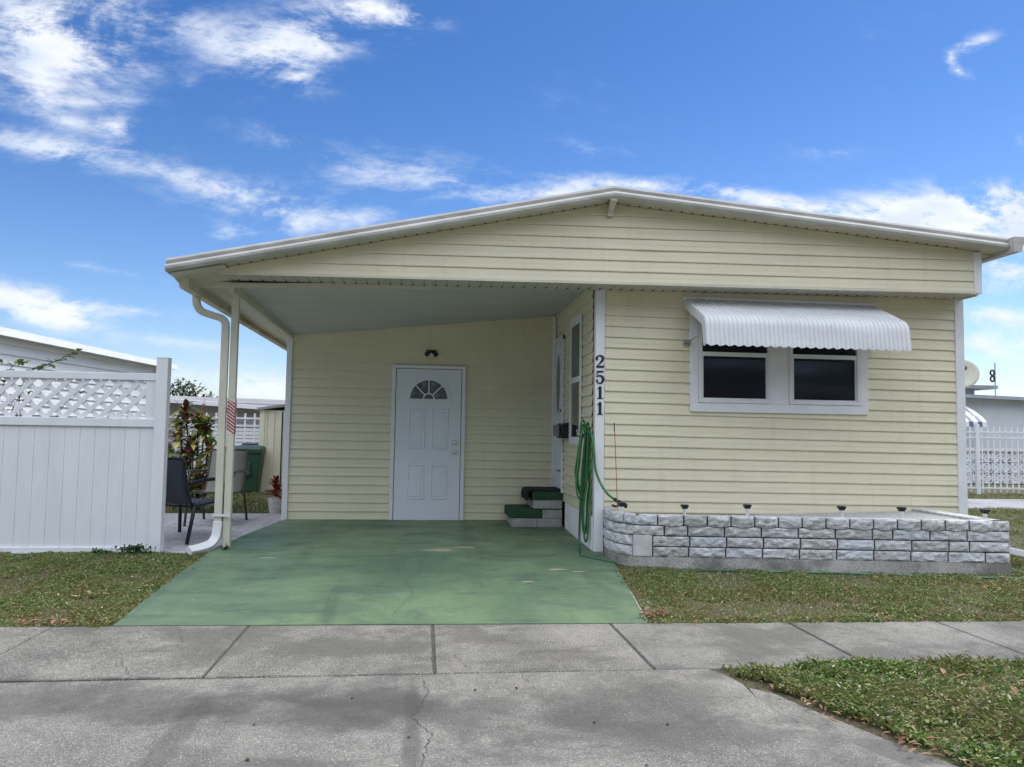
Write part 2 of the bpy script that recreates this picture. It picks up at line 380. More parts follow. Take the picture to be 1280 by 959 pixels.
# thin pale edge of the driveway slab
b = MB()
for i in range(len(ys)-3):
    b.hexa([(xr[i]+.001, ys[i], gz(ys[i])-.05), (xr[i]+.014, ys[i], gz(ys[i])-.05), (xr[i+1]+.014, ys[i+1], gz(ys[i+1])-.05), (xr[i+1]+.001, ys[i+1], gz(ys[i+1])-.05)],
           [(xr[i]+.001, ys[i], gz(ys[i])+.02), (xr[i]+.014, ys[i], gz(ys[i])+.014), (xr[i+1]+.014, ys[i+1], gz(ys[i+1])+.014), (xr[i+1]+.001, ys[i+1], gz(ys[i+1])+.02)])
o = b.build('driveway_edge', M_KERB); tag(o, kind='structure')
# sidewalk
def near(x): return 4.235-(x)*.008
joints = [-9.6, -8.4, -7.2, -6.0, -4.8, -3.6, -2.34, -1.11, .09, 1.30, 2.56, 3.65, 4.85, 6.05, 7.25, 8.45, 9.65, 10.85, 12.05]
b = MB()
for i in range(len(joints)-1):
    x0, x1 = joints[i]+.008, joints[i+1]-.008
    dz = random.Random(i).uniform(-.002, .003)
    A = [(x0, near(x0)), (x1, near(x1)), (x1, far(x1)), (x0, far(x0))]
    ax = .012
    B = [(x0+ax*.4, near(x0)+ax*.4), (x1-ax*.4, near(x1)+ax*.4), (x1-ax*.4, far(x1)-ax*.4), (x0+ax*.4, far(x0)-ax*.4)]
    b.hexa([(x, y, -.06) for x, y in A], [(x, y, .006+dz) for x, y in A], 1 if i in (9, 10, 11) else 0)
    b.hexa([(x, y, .006+dz) for x, y in A], [(x, y, .012+dz) for x, y in B], 1 if i in (9, 10, 11) else 0)
b.quad((-9.6, near(-9.6)+.02, .003), (12, near(12)+.02, .003), (12, far(12)-.01, .003), (-9.6, far(-9.6)-.01, .003), 2)
crack(b, [(-1.55, 5.3), (-1.4, 4.9), (-1.65, 4.6), (-1.5, 4.3)], .006, lambda y: 0, .018, 2, seed=8)
crack(b, [(.28, 4.26), (.2, 4.6), (.3, 4.7)], .005, lambda y: 0, .018, 2, seed=9)
crack(b, [(.085, 4.25), (.09, 5.28)], .012, lambda y: 0, .018, 2, .01, seed=19)
o = b.build('sidewalk', [M_WALK, M_WALK2, M_CRACK]); tag(o, kind='structure')
# apron between sidewalk and road
edge = [(1.60, 4.215), (1.66, 4.10), (1.69, 3.95), (1.67, 3.75), (1.69, 3.55), (1.73, 3.42), (1.83, 3.19), (1.93, 2.95), (2.25, 2.4), (3.0, 1.7)]
b = MB(); prev = None
for (x, y) in edge:
    if prev: b.quad((-9, y, .010), (x, y, .010), (prev[0], prev[1], .010), (-9, prev[1], .010)); b.quad((x, y, -.05), (prev[0], prev[1], -.05), (prev[0], prev[1], .010), (x, y, .010))
    prev = (x, y)
crack(b, [(.03, 4.1), (.06, 3.9), (-.02, 3.6), (.06, 3.4), (.02, 3.0), (.05, 2.6)], .007, lambda y: 0, .014, 1, seed=12)
crack(b, [(.55, 4.2), (.6, 3.9), (.62, 3.75)], .004, lambda y: 0, .014, 1, seed=13)
crack(b, [(1.35, 3.6), (1.32, 3.3), (1.38, 3.0)], .003, lambda y: 0, .014, 1, seed=14)
crack(b, [(-.98, 3.9), (-1.1, 3.5), (-1.0, 3.1)], .003, lambda y: 0, .014, 1, seed=15)
o = b.build('driveway_apron', [M_APRON, M_CRACK]); tag(o, kind='structure')
b = MB(); e2 = [(1.70, 3.92), (1.80, 3.82), (1.86, 3.62), (1.95, 3.40), (2.05, 3.15), (2.16, 2.92), (2.5, 2.4)]
e1 = [(1.70, 3.90), (1.675, 3.75), (1.70, 3.55), (1.74, 3.42), (1.84, 3.19), (1.94, 2.95), (2.25, 2.4)]
for i in range(len(e1)-1): b.quad((*e1[i], .006), (*e2[i], .002), (*e2[i+1], .002), (*e1[i+1], .006))
o = b.build('apron_edge', M_WALK2); tag(o, kind='structure')
b = MB(); b.quad((-60, -9, .012), (60, -9, .012), (60, 1.75, .016), (-60, 1.75, .016)); o = b.build('road', M_ROAD); tag(o, kind='structure')
# paved patio at left, side lane at right
b = MB(); P = [(-9, 7.9), (-2.07, 7.9), (-2.07, 8.3), (-1.97, 9.0), (-1.75, 10.2), (-1.75, 11.05), (-9, 11.05)]
pz = [0.010]*len(P)
b.add([(x, y, gz(min(y, 10.1))+.010) for x, y in P], [tuple(range(len(P)))])
bb = MB()
yl = [7.9, 8.3, 9.0, 10.106, 11.05]; xe = [-2.07, -2.07, -1.975, -1.79, -1.77]
for i in range(4): bb.quad((-9, yl[i], gz(yl[i])+.01), (xe[i], yl[i], gz(yl[i])+.01), (xe[i+1], yl[i+1], gz(yl[i+1])+.01), (-9, yl[i+1], gz(yl[i+1])+.01))
o = bb.build('patio_paving', M_PAVER); tag(o, kind='structure')
b = MB(); b.quad((6.5, 12.6, .136), (60, 8.6, .136), (60, 11.6, .136), (6.5, 14.6, .136)); o = b.build('side_lane', concrete('lane_concrete', (.42, .42, .43), .3, .3)); tag(o, kind='structure')

# ------------------------------------------------------------------ grass
def scatter_grass(name, region, n, seed, hmin=.012, hmax=.035, zf=gz, leafy=.55, m=M_GRASS, size=1.):
    r = random.Random(seed); vs = []; fs = []
    x0, x1, y0, y1, test = region
    cnt = 0
    while cnt < n:
        x = r.uniform(x0, x1); y = r.uniform(y0, y1)
        if not test(x, y): n -= .3; continue
        nz = mathutils.noise.noise((x*1.7, y*1.7, seed))+.6*mathutils.noise.noise((x*6, y*6, 3.3+seed))
        if nz < -.18 and r.random() < .78: n -= .5; continue
        cnt += 1; z = zf(y); a = r.uniform(0, 6.283); ca, sa = math.cos(a), math.sin(a)
        hh = (r.uniform(hmin, hmax)*(1+.7*max(nz, -.4)))*size
        o = len(vs)
        if r.random() < leafy:                              # small rounded leaf held flat-ish
            s_ = r.uniform(.0045, .0105)*size; tilt = r.uniform(-.7, .7); h0 = z+hh*r.uniform(.2, .9)
            pts = [(-1, 0), (-.3, .6), (.8, .45), (1.1, 0), (.8, -.45), (-.3, -.6)]
            for (u, w) in pts:
                dx = u*s_; dy = w*s_
                vs.append((x+dx*ca-dy*sa, y+dx*sa+dy*ca, h0+u*s_*math.sin(tilt)+abs(w)*s_*.3))
            fs.append(tuple(range(o, o+6)))
        else:
            w = r.uniform(.0013, .003)*size; le = hh*r.uniform(.4, 1.5); hh *= .9
            vs += [(x-w*sa, y+w*ca, z), (x+w*sa, y-w*ca, z), (x+w*.7*sa+le*.45*ca, y-w*.7*ca+le*.45*sa, z+hh*.75), (x+le*ca, y+le*sa, z+hh), (x-w*.7*sa+le*.45*ca, y+w*.7*ca+le*.45*sa, z+hh*.75)]
            fs.append((o, o+1, o+2, o+3, o+4))
    me = bpy.data.meshes.new(name); me.from_pydata(vs, [], fs); me.materials.append(m)
    o = bpy.data.objects.new(name, me); COL.objects.link(o); return o
def xint(pl, y):
    for (xa, ya), (xb, yb) in zip(pl, pl[1:]):
        if min(ya, yb) <= y <= max(ya, yb): return xa+(xb-xa)*(y-ya)/(yb-ya)
    return pl[0][0]
import mathutils
o = scatter_grass('grass', (-5.2, -1.9, 5.25, 7.96, lambda x, y: y > far(x)-.01+.02*math.sin(x*31) and x < xint(drvL, y)+.0+.03*math.sin(y*23)), 120000, 1, leafy=.4); tag(o, kind='stuff', label='patchy green and brown lawn left of the green driveway', cat='grass')
def plan_front(x): return 7.16-(x-2.0)*.136
o = scatter_grass('grass', (1.5, 8.6, 5.0, 7.6, lambda x, y: y > far(x)-.01+.02*math.sin(x*29) and x > xint(drvR, y)+.02*math.sin(y*27)-.005 and (y < plan_front(x)-.03 or x > 5.5)), 170000, 2, leafy=.4); tag(o, kind='stuff', label='weedy lawn strip between the block planter and the sidewalk', cat='grass')
o = scatter_grass('grass', (1.6, 5.4, 2.0, 4.24, lambda x, y: y < near(x)+.015+.02*math.sin(x*37) and x > xint([(1.60, 4.3), (1.80, 4.0), (1.96, 3.6), (2.09, 3.2), (2.21, 2.9), (2.6, 2.3), (2.8, 1.9)], y)+.03*math.sin(y*21)+.045*mathutils.noise.noise((x*9, y*9, 1))), 170000, 3, .012, .055, leafy=.6, m=M_GRASSV, size=1.12); tag(o, kind='stuff', label='thick leafy verge grass at the lower right by the driveway apron', cat='grass')
o = scatter_grass('grass', (-5.5, -1.78, 11.05, 19, lambda x, y: True), 26000, 4, .02, .05, size=1.4); tag(o, kind='stuff', label='grass beyond the paved patio around the green bin', cat='grass')
o = scatter_grass('grass', (6.0, 14, 7.4, 15.5, lambda x, y: not (12.6-(x-6.5)*.075 < y < 14.6-(x-6.5)*.056)), 45000, 6, .015, .035, leafy=.2, size=1.3); tag(o, kind='stuff', label='dry grass beyond the right end of the house', cat='grass')
# leaf litter
def litter(name, spots, n, seed, label, smin=.012, smax=.03):
    r = random.Random(seed); vs = []; fs = []
    for _ in range(n):
        (ax, ay), (bx, by), w = r.choice(spots); t = r.random(); x = ax+(bx-ax)*t+r.gauss(0, w); y = ay+(by-ay)*t+r.gauss(0, w)
        s_ = r.uniform(smin, smax); a = r.uniform(0, 6.28); ca, sa = math.cos(a), math.sin(a); o = len(vs); z = gz(y)+.018+r.uniform(0, .016); tl = r.uniform(-.4, .4)
        for u, w_ in ((-1, 0), (-.4, .35), (.4, .32), (1, 0), (.4, -.32), (-.4, -.35)):
            vs.append((x+(u*ca-w_*sa)*s_, y+(u*sa+w_*ca)*s_, z+u*s_*tl+abs(w_)*s_*.8))
        fs += [(o, o+1, o+2, o+3), (o, o+3, o+4, o+5)]
    me = bpy.data.meshes.new(name); me.from_pydata(vs, [], fs); me.materials.append(M_LITTER)
    o = bpy.data.objects.new(name, me); COL.objects.link(o); tag(o, kind='stuff', label=label, cat='leaf litter')
litter('fallen_leaves', [((1.82, 3.98), (1.93, 3.6), .05), ((1.92, 3.6), (2.10, 3.15), .06), ((2.05, 3.2), (2.22, 2.85), .05), ((1.85, 3.9), (2.5, 3.0), .12)], 170, 1, 'dry brown leaves along the edge of the apron', .008, .024)
litter('fallen_leaves', [((-2.6, 5.42), (-2.05, 5.40), .03), ((1.6, 5.36), (1.75, 5.5), .04), ((1.7, 5.28), (6, 5.2), .02)], 150, 2, 'dry leaves along the lawn side of the sidewalk')
litter('fallen_leaves', [((2.4, 3.9), (4.2, 3.2), .35), ((-4.2, 6.2), (-2.3, 6.6), .5), ((2.2, 6.1), (5.5, 5.8), .4)], 150, 3, 'single dry leaves lying on the lawns', .015, .04)
b = MB(); r = random.Random(3)
for _ in range(12):
    x, y = r.uniform(-1.3, 1.2), r.uniform(2.9, 4.1); q = r.uniform(.004, .008)
    b.disc((x, y, .013), (r.uniform(-.3, .3), 0, 1), q, q*.8, 6)
o = b.build('apron_debris', M_BARK); tag(o, 'small dark crumbs and seeds scattered on the apron', 'debris', kind='stuff')

# ------------------------------------------------------------------ house
H = empty('mobile_home', (1.8, 7.91, .07), 'cream siding mobile home with low gabled roof, open carport and green driveway', 'house')
def lap_siding(name, A, B, n, ztop, m=SIDING, course=.1145, clip=(), parent=H, zoff=0, d0=.016, pieces=None, back=True):
    """horizontal lap siding from A to B (bottom line), outward normal n"""
    A, B, n = Vector(A), Vector(B), Vector(n).normalized(); b = MB(); k = 0
    L = (B-A).length; U = (B-A).normalized()
    z = 0; H_ = ztop
    r = random.Random(hash(name) % 1000 + int(L*100))
    prof = []
    while z < H_:
        z1 = min(z+course, H_)
        prof += [(z, 0.002, d0), (z, d0, 0), (z+.010, d0+.0012, 0), (z+course*.42, d0*.66, 0), (z+course*.56, d0*.62, 0), (z1, .002, 0)]; z += course
    nseg = max(2, int(L/.45)); ring = []
    pts = [(p[0], p[1]) for p in prof]
    # duplicate bottom underside points
    P = []
    z = 0
    while z < H_:
        P += [(z, .001), (z, d0), (z+.009, d0+.0015), (z+course*.40, d0*.70), (z+course*.54, d0*.64), (z+course-.001, .003)]; z += course
    ts = [i/nseg for i in range(nseg+1)]; seams = {}
    ncourse = len(P)//6
    if L > 3:
        for c_ in range(ncourse):
            if r.random() < .8:
                sx_ = r.choice([.18, .34, .52, .71, .86])+r.choice([0, .0]); seams[c_] = sx_
        for v_ in set(seams.values()): ts += [v_-.0008/L, v_+.0008/L]
        ts.sort()
    for t_ in ts:
        base = A+(B-A)*t_
        ring.append([base+Vector((0, 0, q[0]))+n*(q[1]+r.uniform(-.0012, .0012)*(1 if min([abs(t_-v_) for v_ in seams.values()] or [1]) > .002 else 0)+(.0028 if t_ > seams.get(j_//6, 2) and j_ % 6 != 5 else 0)) for j_, q in enumerate(P)])
    nseg = len(ts)-1
    vs = [v for rr in ring for v in rr]; kk = len(P); fs = []
    for i in range(nseg):
        for j in range(kk-1): fs.append((i*kk+j, (i+1)*kk+j, (i+1)*kk+j+1, i*kk+j+1))
    b.add(vs, fs)
    # backing
    if back: b.add([A-n*.05, B-n*.05, B-n*.05+Vector((0, 0, H_)), A-n*.05+Vector((0, 0, H_))], [(0, 1, 2, 3)])
    o = b.build(name, m, parent)
    if clip:
        bm = bmesh.new(); bm.from_mesh(o.data)
        for co, no in clip:
            bmesh.ops.bisect_plane(bm, geom=bm.verts[:]+bm.edges[:]+bm.faces[:], plane_co=co, plane_no=no, clear_outer=True)
        bm.to_mesh(o.data); bm.free()
    return o
TL, TP, TR = Vector((-2.40, 7.33, 2.87)), Vector((1.83, 7.33, 3.78)), Vector((6.07, 7.33, 3.44))
def roofz(x, off=0): return (TL.z+(TP.z-TL.z)*(x-TL.x)/(TP.x-TL.x) if x < TP.x else TP.z+(TR.z-TP.z)*(x-TP.x)/(TR.x-TP.x))+off
def rake_clip(off):
    out = []
    for a, c in ((TL, TP), (TP, TR)):
        d = (c-a).normalized(); no = Vector((-d.z, 0, d.x)); out.append((a+Vector((0, 0, off)), no))
    return out
# gable band
lap_siding('gable_siding', (-1.965, 7.55, 2.79), (5.84, 7.55, 2.885), (0, -1, 0), 1.2, clip=rake_clip(-.131), d0=.014)
# band corner trims
b = MB(); b.box(5.82, 5.91, 7.53, 7.62, 2.87, 3.32); b.build('corner_trim', M_WHITE, H, bevel=.004)
b = MB(); b.box(-1.985, -1.945, 7.535, 7.60, 2.775, 2.865); b.build('corner_trim', M_CREAM, H, bevel=.003)
# front wall
fs_ = lap_siding('front_siding', (1.88, 7.91, .385), (5.86, 7.91, .345), (0, -1, 0), 2.555, clip=[((0, 0, 2.862), (0, 0, 1))])
bm = bmesh.new(); bm.from_mesh(fs_.data)                    # window opening
for co, no in (((2.86, 0, 0), (1, 0, 0)), ((4.74, 0, 0), (1, 0, 0)), ((0, 0, 1.63), (0, 0, 1)), ((0, 0, 2.59), (0, 0, 1))):
    bmesh.ops.bisect_plane(bm, geom=bm.verts[:]+bm.edges[:]+bm.faces[:], plane_co=co, plane_no=no)
dl = [f for f in bm.faces if 2.86 < f.calc_center_median().x < 4.74 and 1.63 < f.calc_center_median().z < 2.59]
bmesh.ops.delete(bm, geom=dl, context='FACES'); bm.to_mesh(fs_.data); bm.free()
# side wall of the main body (faces the carport)
lap_siding('side_siding', (1.775, 7.97, .46), (1.775, 10.25, .46), (-1, 0, 0), 2.5, clip=[((0, 0, 2.90), (0, 0, 1))])
b = MB(); b.box(1.768, 1.80, 7.97, 9.50, .05, .455)
for i in range(16): b.box(1.764, 1.77, 8.02+i*.095, 8.03+i*.095, .06, .45)
b.build('skirting', M_WHITE, H)
# back wall of the carport
lap_siding('back_siding', (-1.72, 10.25, .14), (1.74, 10.25, .13), (0, -1, 0), 2.85, clip=[((-1.7, 10.25, 2.545), Vector((-.1063, 0, 1)).normalized())])
# trims
b = MB(); b.box(1.775, 1.875, 7.885, 7.98, .075, 2.825); b.build('corner_trim', M_WHITE, H, bevel=.004)
b = MB(); b.box(5.85, 5.955, 7.885, 7.98, .40, 2.90); b.build('corner_trim', M_WHITE, H, bevel=.004)
b = MB(); b.box(-1.785, -1.715, 10.215, 10.32, .10, 2.47); b.build('corner_trim', M_WHITE, H, bevel=.004)
b = MB(); b.box(1.712, 1.752, 10.20, 10.25, .57, 2.88); b.build('corner_trim', M_WHITE, H, bevel=.003)
b = MB(); b.box(-1.72, 1.74, 10.225, 10.245, .125, .148); b.build('base_strip', M_CREAM, H)
# solid cores behind the siding (long body of the home)
b = MB(); b.box(1.83, 5.93, 7.965, 18.0, .1, 2.86); b.build('main_body', SIDING, H)
b = MB()
b.hexa([(-1.76, 10.31, .1), (1.82, 10.31, .1), (1.82, 18, .1), (-1.76, 18, .1)], [(-1.76, 10.31, 2.44), (1.82, 10.31, 2.84), (1.82, 18, 2.84), (-1.76, 18, 2.44)])
b.build('side_room', SIDING, H)
# roof
b = MB()
def rp(y, off, x0=TL.x, x1=TR.x): return [(x0, y, roofz(x0, off)), (TP.x, y, roofz(TP.x, off)), (x1, y, roofz(x1, off))]
def sect(y, o0, o1):
    lo = rp(y, o0); hi = rp(y, o1); return lo+hi[::-1]
b.hexa(sect(7.37, -.10, -.012), sect(18.3, -.10, -.012)); b.build('roof', M_ROOF, H)
# fascia: two stacked rolled profiles on the rake
for nm, prof in (('upper_fascia', [(0, 0), (-.018, -.006), (-.026, -.028), (-.016, -.052), (0, -.056)]), ('lower_fascia', [(-.004, -.058), (-.034, -.062), (-.046, -.085), (-.042, -.108), (-.022, -.128), (0, -.132)])):
    b = MB(); rings = []
    for x in (TL.x, TP.x, TR.x):
        z = roofz(x); rings.append([(x, 7.37+dy, z+dz) for dy, dz in prof])
    k = len(prof)
    for i in range(2):
        for j in range(k): b.quad(rings[i][j], rings[i+1][j], rings[i+1][(j+1) % k], rings[i][(j+1) % k])
    b.add(rings[0], [tuple(range(k))]); b.add(rings[2], [tuple(range(k))])
    b.build(nm, M_FASCIA, H)
# rake soffit with vent slots
b = MB()
for x0, x1 in ((TL.x, TP.x), (TP.x, TR.x)):
    b.quad((x0, 7.36, roofz(x0, -.128)), (x1, 7.36, roofz(x1, -.128)), (x1, 7.60, roofz(x1, -.128)), (x0, 7.60, roofz(x0, -.128)))
    b.quad((x0, 7.365, roofz(x0, -.118)), (x1, 7.365, roofz(x1, -.118)), (x1, 7.60, roofz(x1, -.118)), (x0, 7.60, roofz(x0, -.118)))
x = -1.9
while x < 5.7:
    z = roofz(x, -.1305); b.box(x-.009, x+.009, 7.50, 7.522, z-.003, z+.002, 1); x += .112
b.build('rake_soffit', [M_SOFFIT, M_DARKHOLE], H)
# lower soffit under the gable band, panel ribs and vent holes
b = MB(); sz = lambda x: 2.79+(x+1.965)*.0122
b.hexa([(-1.96, 7.545, sz(-1.96)-.012), (5.88, 7.545, sz(5.88)-.012), (5.88, 7.905, sz(5.88)-.02), (-1.90, 7.905, 2.785)], [(-1.96, 7.545, sz(-1.96)), (5.88, 7.545, sz(5.88)), (5.88, 7.905, sz(5.88)-.002), (-1.90, 7.905, 2.80)])
x = -1.85
while x < 5.8:
    z = sz(x)-.0135; zb = z-.006
    b.add([(x-.0015, 7.56, z-.001), (x+.0015, 7.56, z-.001), (x+.0015, 7.90, zb-.003), (x-.0015, 7.90, zb-.003)], [(0, 1, 2, 3)], 1)
    b.box(x-.009, x+.009, 7.80, 7.82, z-.008, z-.002, 1); x += .114
b.build('band_soffit', [M_SOFFIT, M_DARKHOLE], H)
b = MB(); b.box(-1.95, 5.87, 7.528, 7.55, 2.772, 2.79)
b.v = [(x, y, z+(x+1.965)*.0122) for x, y, z in b.v]; b.build('band_drip_edge', M_CREAM, H)
# ridge end bracket
b = MB(); b.prism([(1.795, 7.355, 3.625), (1.865, 7.355, 3.625), (1.855, 7.53, 3.53), (1.805, 7.53, 3.53)], (0, 0, .03)); b.prism([(1.80, 7.50, 3.51), (1.86, 7.50, 3.51), (1.86, 7.54, 3.51), (1.80, 7.54, 3.51)], (0, 0, .11)); b.build('ridge_bracket', M_CREAM, H)
# carport: ceiling, eave soffit, beams
FL, BL, BR, FR = (-1.96, 7.89, 2.755), (-1.70, 10.25, 2.53), (1.78, 10.25, 2.90), (1.78, 7.89, 2.90)
b = MB(); nx = 12
def cz(u, v):
    a = Vector(FL)*(1-u)+Vector(FR)*u; c = Vector(BL)*(1-u)+Vector(BR)*u; return a*(1-v)+c*v
for i in range(nx):
    for j in range(6):
        b.quad(cz(i/nx, j/6), cz((i+1)/nx, j/6), cz((i+1)/nx, (j+1)/6), cz(i/nx, (j+1)/6))
for i in range(0):
    p, q = cz(i/12, 0), cz(i/12, 1); b.beam(p-Vector((0, 0, .0005)), q-Vector((0, 0, .0005)), .012, .003)
b.add([tuple(cz(.64, .45)+Vector((.05*math.cos(t*.5236), .05*math.sin(t*.5236), -.007))) for t in range(12)], [tuple(range(12))], 1)
b.build('carport_ceiling', [M_CEIL, M_CREAM], H)
b = MB(); b.quad((-2.40, 7.40, 2.735), (-1.90, 7.40, 2.84), (-1.60, 10.6, 2.66), (-2.40, 10.6, 2.70))
b.quad((-2.40, 10.6, 2.70), (-1.60, 10.6, 2.66), (-1.60, 18, 2.66), (-2.40, 18, 2.70)); b.build('eave_soffit', M_CREAM, H)
b = MB(); b.beam((-1.955, 7.95, 2.715), (-1.725, 10.215, 2.525), .055, .085); b.build('side_beam', M_CREAM, H, bevel=.004)
b = MB(); b.hexa([(-2.30, 7.92, 2.705), (1.70, 7.92, 2.835), (1.70, 7.96, 2.835), (-2.30, 7.96, 2.705)], [(-2.30, 7.92, 2.76), (1.70, 7.92, 2.86), (1.70, 7.96, 2.86), (-2.30, 7.96, 2.76)])
b.build('front_beam', M_CREAM, H)
b = MB(); b.prism([(-2.34, 7.60, 2.745), (-1.95, 7.60, 2.79), (-1.93, 7.60, 2.815), (-2.36, 7.60, 2.76)], (0, .3, 0)); b.build('eave_filler', M_CREAM, H)
# gutters
def gutter(name, x_in, x_out, ztop_, hgt, y0, y1, m, fill=True):
    s_ = 1 if x_out > x_in else -1; w = abs(x_out-x_in)
    prof = [(0, 0), (0, -hgt), (w*.62, -hgt), (w*.70, -hgt*.62), (w*.98, -hgt*.30), (w, 0)]
    b = MB(); b.prism([(x_in+s_*a, y0, ztop_+c) for a, c in prof], (0, y1-y0, 0)); 
    b.prism([(x_in+s_*(a*1.02-.003), y0-.006, ztop_+c*1.02) for a, c in prof], (0, .006, 0))
    return b.build(name, m, H)
gutter('gutter', 6.075, 6.215, 3.43, .155, 7.27, 18.3, M_FASCIA)
gutter('gutter', -2.27, -2.40, 2.76, .12, 7.62, 18.3, M_CREAMD)
b = MB(); b.quad((5.90, 7.60, 3.325), (6.10, 7.60, 3.30), (6.10, 18, 3.30), (5.90, 18, 3.325)); b.build('right_eave_soffit', M_CREAM, H)
b = MB(); b.box(5.90, 5.93, 7.62, 18, 2.86, 3.42); b.box(5.80, 5.90, 7.9, 18, 2.84, 2.9); b.build('upper_side_wall', SIDING, H)
# carport column with striped tape
ct = MB(); ct.box(-1.985, -1.915, 8.11, 8.18, .09, 2.69); col = ct.build('carport_column', M_CREAM, H, bevel=.006)
b = MB(); b.box(-1.9875, -1.9125, 8.1075, 8.1825, 1.245, 1.600); b.build('reflective_tape', M_TAPEW, col)
b = MB()
for i in range(10):
    z = 1.255+i*.0335
    b.add([(-1.9872, 8.1068, min(z+.045, 1.599)), (-1.9128, 8.1068, max(z-.012, 1.246)), (-1.9128, 8.1068, z+.007), (-1.9872, 8.1068, min(z+.064, 1.6))], [(0, 1, 2, 3)])
    b.add([(-1.9118, 8.1075, z-.006), (-1.9118, 8.1825, z-.028 if i else z-.006), (-1.9118, 8.1825, z-.010 if i else z), (-1.9118, 8.1075, z+.012)], [(0, 1, 2, 3)])
b.build('tape_stripe', M_RED, col)
b = MB(); b.box(-2.00, -1.90, 8.095, 8.195, .088, .10); b.build('column_bracket', M_CREAM, col)
# downspout with elbows
pts = cat_rom([(-2.325, 8.08, 2.70), (-2.325, 8.08, 2.62), (-2.315, 8.08, 2.55), (-2.27, 8.09, 2.49), (-2.17, 8.10, 2.455), (-2.085, 8.11, 2.43), (-2.04, 8.115, 2.38), (-2.035, 8.115, 2.28)], 5)
b = MB(); b.tube(pts+[Vector((-2.035, 8.115, 1.5)), Vector((-2.035, 8.12, .34))], .035, rect=(.058, .072), up=(0, 1, 0)); ds = b.build('downspout', M_CREAM, H, bevel=.006)
b = MB(); b.tube(cat_rom([(-2.035, 8.12, .37), (-2.037, 8.115, .30), (-2.05, 8.09, .20), (-2.09, 8.03, .14), (-2.17, 7.94, .115), (-2.23, 7.86, .11)], 5), .04, rect=(.07, .085), up=(0, 1, 0)); b.build('downspout_elbow', M_PIPE, ds, bevel=.006)
b = MB(); b.box(-2.085, -1.91, 8.075, 8.082, .42, .445); b.box(-1.93, -1.915, 8.07, 8.09, .41, .455); b.build('downspout_strap', M_PIPE, ds)
for i in (0,): pass
# front window pair
W = MB()
def frame(mb, x0, x1, z0, z1, y0, y1, t, mi=0):
    mb.box(x0, x1, y0, y1, z0, z0+t, mi); mb.box(x0, x1, y0, y1, z1-t, z1, mi); mb.box(x0, x0+t, y0, y1, z0+t, z1-t, mi); mb.box(x1-t, x1, y0, y1, z0+t, z1-t, mi)
W.box(2.80, 4.80, 7.868, 7.90, 1.56, 1.655); W.box(2.80, 4.80, 7.868, 7.90, 2.56, 2.64)
W.box(2.80, 2.885, 7.868, 7.90, 1.655, 2.56); W.box(4.715, 4.80, 7.868, 7.90, 1.655, 2.56); W.box(3.70, 3.895, 7.868, 7.90, 1.655, 2.56)
win = W.build('window', M_WHITE, H, bevel=.004)
for x0, x1 in ((2.887, 3.698), (3.897, 4.713)):
    b = MB(); frame(b, x0, x1, 1.657, 2.558, 7.858, 7.90, .042); b.build('window_frame', M_PIPE, win, bevel=.003)
    b = MB(); frame(b, x0+.038, x1-.038, 1.69, 2.20, 7.872, 7.896, .02); b.box(x0+.04, x1-.04, 7.864, 7.90, 2.155, 2.20); b.build('sash', M_PIPE, win, bevel=.002)
    b = MB(); b.box(x0+.02, x1-.02, 7.888, 7.892, 1.67, 2.55); b.build('pane', M_WGLASS, win)
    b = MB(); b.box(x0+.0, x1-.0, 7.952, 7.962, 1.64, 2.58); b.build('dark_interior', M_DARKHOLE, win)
    b = MB(); z = 1.70
    while z < 2.53: b.prism([(x0+.05, 7.915, z), (x1-.05, 7.915, z), (x1-.05, 7.940, z+.012), (x0+.05, 7.940, z+.012)], (0, 0, .002)); z += .024
    b.build('blind', M_BLIND, win)
b = MB(); b.box(2.83, 2.875, 7.855, 7.87, 1.83, 1.845); 
# awning
AW = []; prof = [(7.885, 2.755), (7.60, 2.605), (7.42, 2.51), (7.33, 2.452), (7.285, 2.40), (7.262, 2.33), (7.25, 2.205)]
prof = cat_rom([(0, y, z) for y, z in [(7.885, 2.755), (7.70, 2.668), (7.50, 2.574), (7.36, 2.508), (7.31, 2.47), (7.285, 2.42), (7.272, 2.34), (7.262, 2.27), (7.252, 2.205)]], 2)
b = MB(); x0, x1 = 2.745, 4.895; NR = 46; per = (x1-x0)/NR; shape = [(0, 0), (.12, .010), (.34, .013), (.56, .010), (.68, 0)]
xs = []; 
for i in range(NR):
    for u, d in shape: xs.append((x0+(i+u)*per, d))
xs.append((x1, 0))
rings = []
for k, p in enumerate(prof):
    t = (prof[min(k+1, len(prof)-1)]-prof[max(k-1, 0)]).normalized(); n = Vector((0, t.z, -t.y)); n = n if n.z > -.2 and n.y < .5 else -n
    if n.y > 0: n = -n
    row = []
    for x, d in xs:
        q = Vector((x, p.y, p.z))+n*d
        if k == len(prof)-1: q.z -= .016*abs(math.sin(math.pi*(x-x0)/(per*2)))
        row.append(q)
    rings.append(row)
w_ = len(xs); b.add([v for r_ in rings for v in r_], [(i*w_+j, i*w_+j+1, (i+1)*w_+j+1, (i+1)*w_+j) for i in range(len(prof)-1) for j in range(w_-1)])
aw = b.build('window_awning', M_AWN, H)
md = aw.modifiers.new('sol', 'SOLIDIFY'); md.thickness = .002
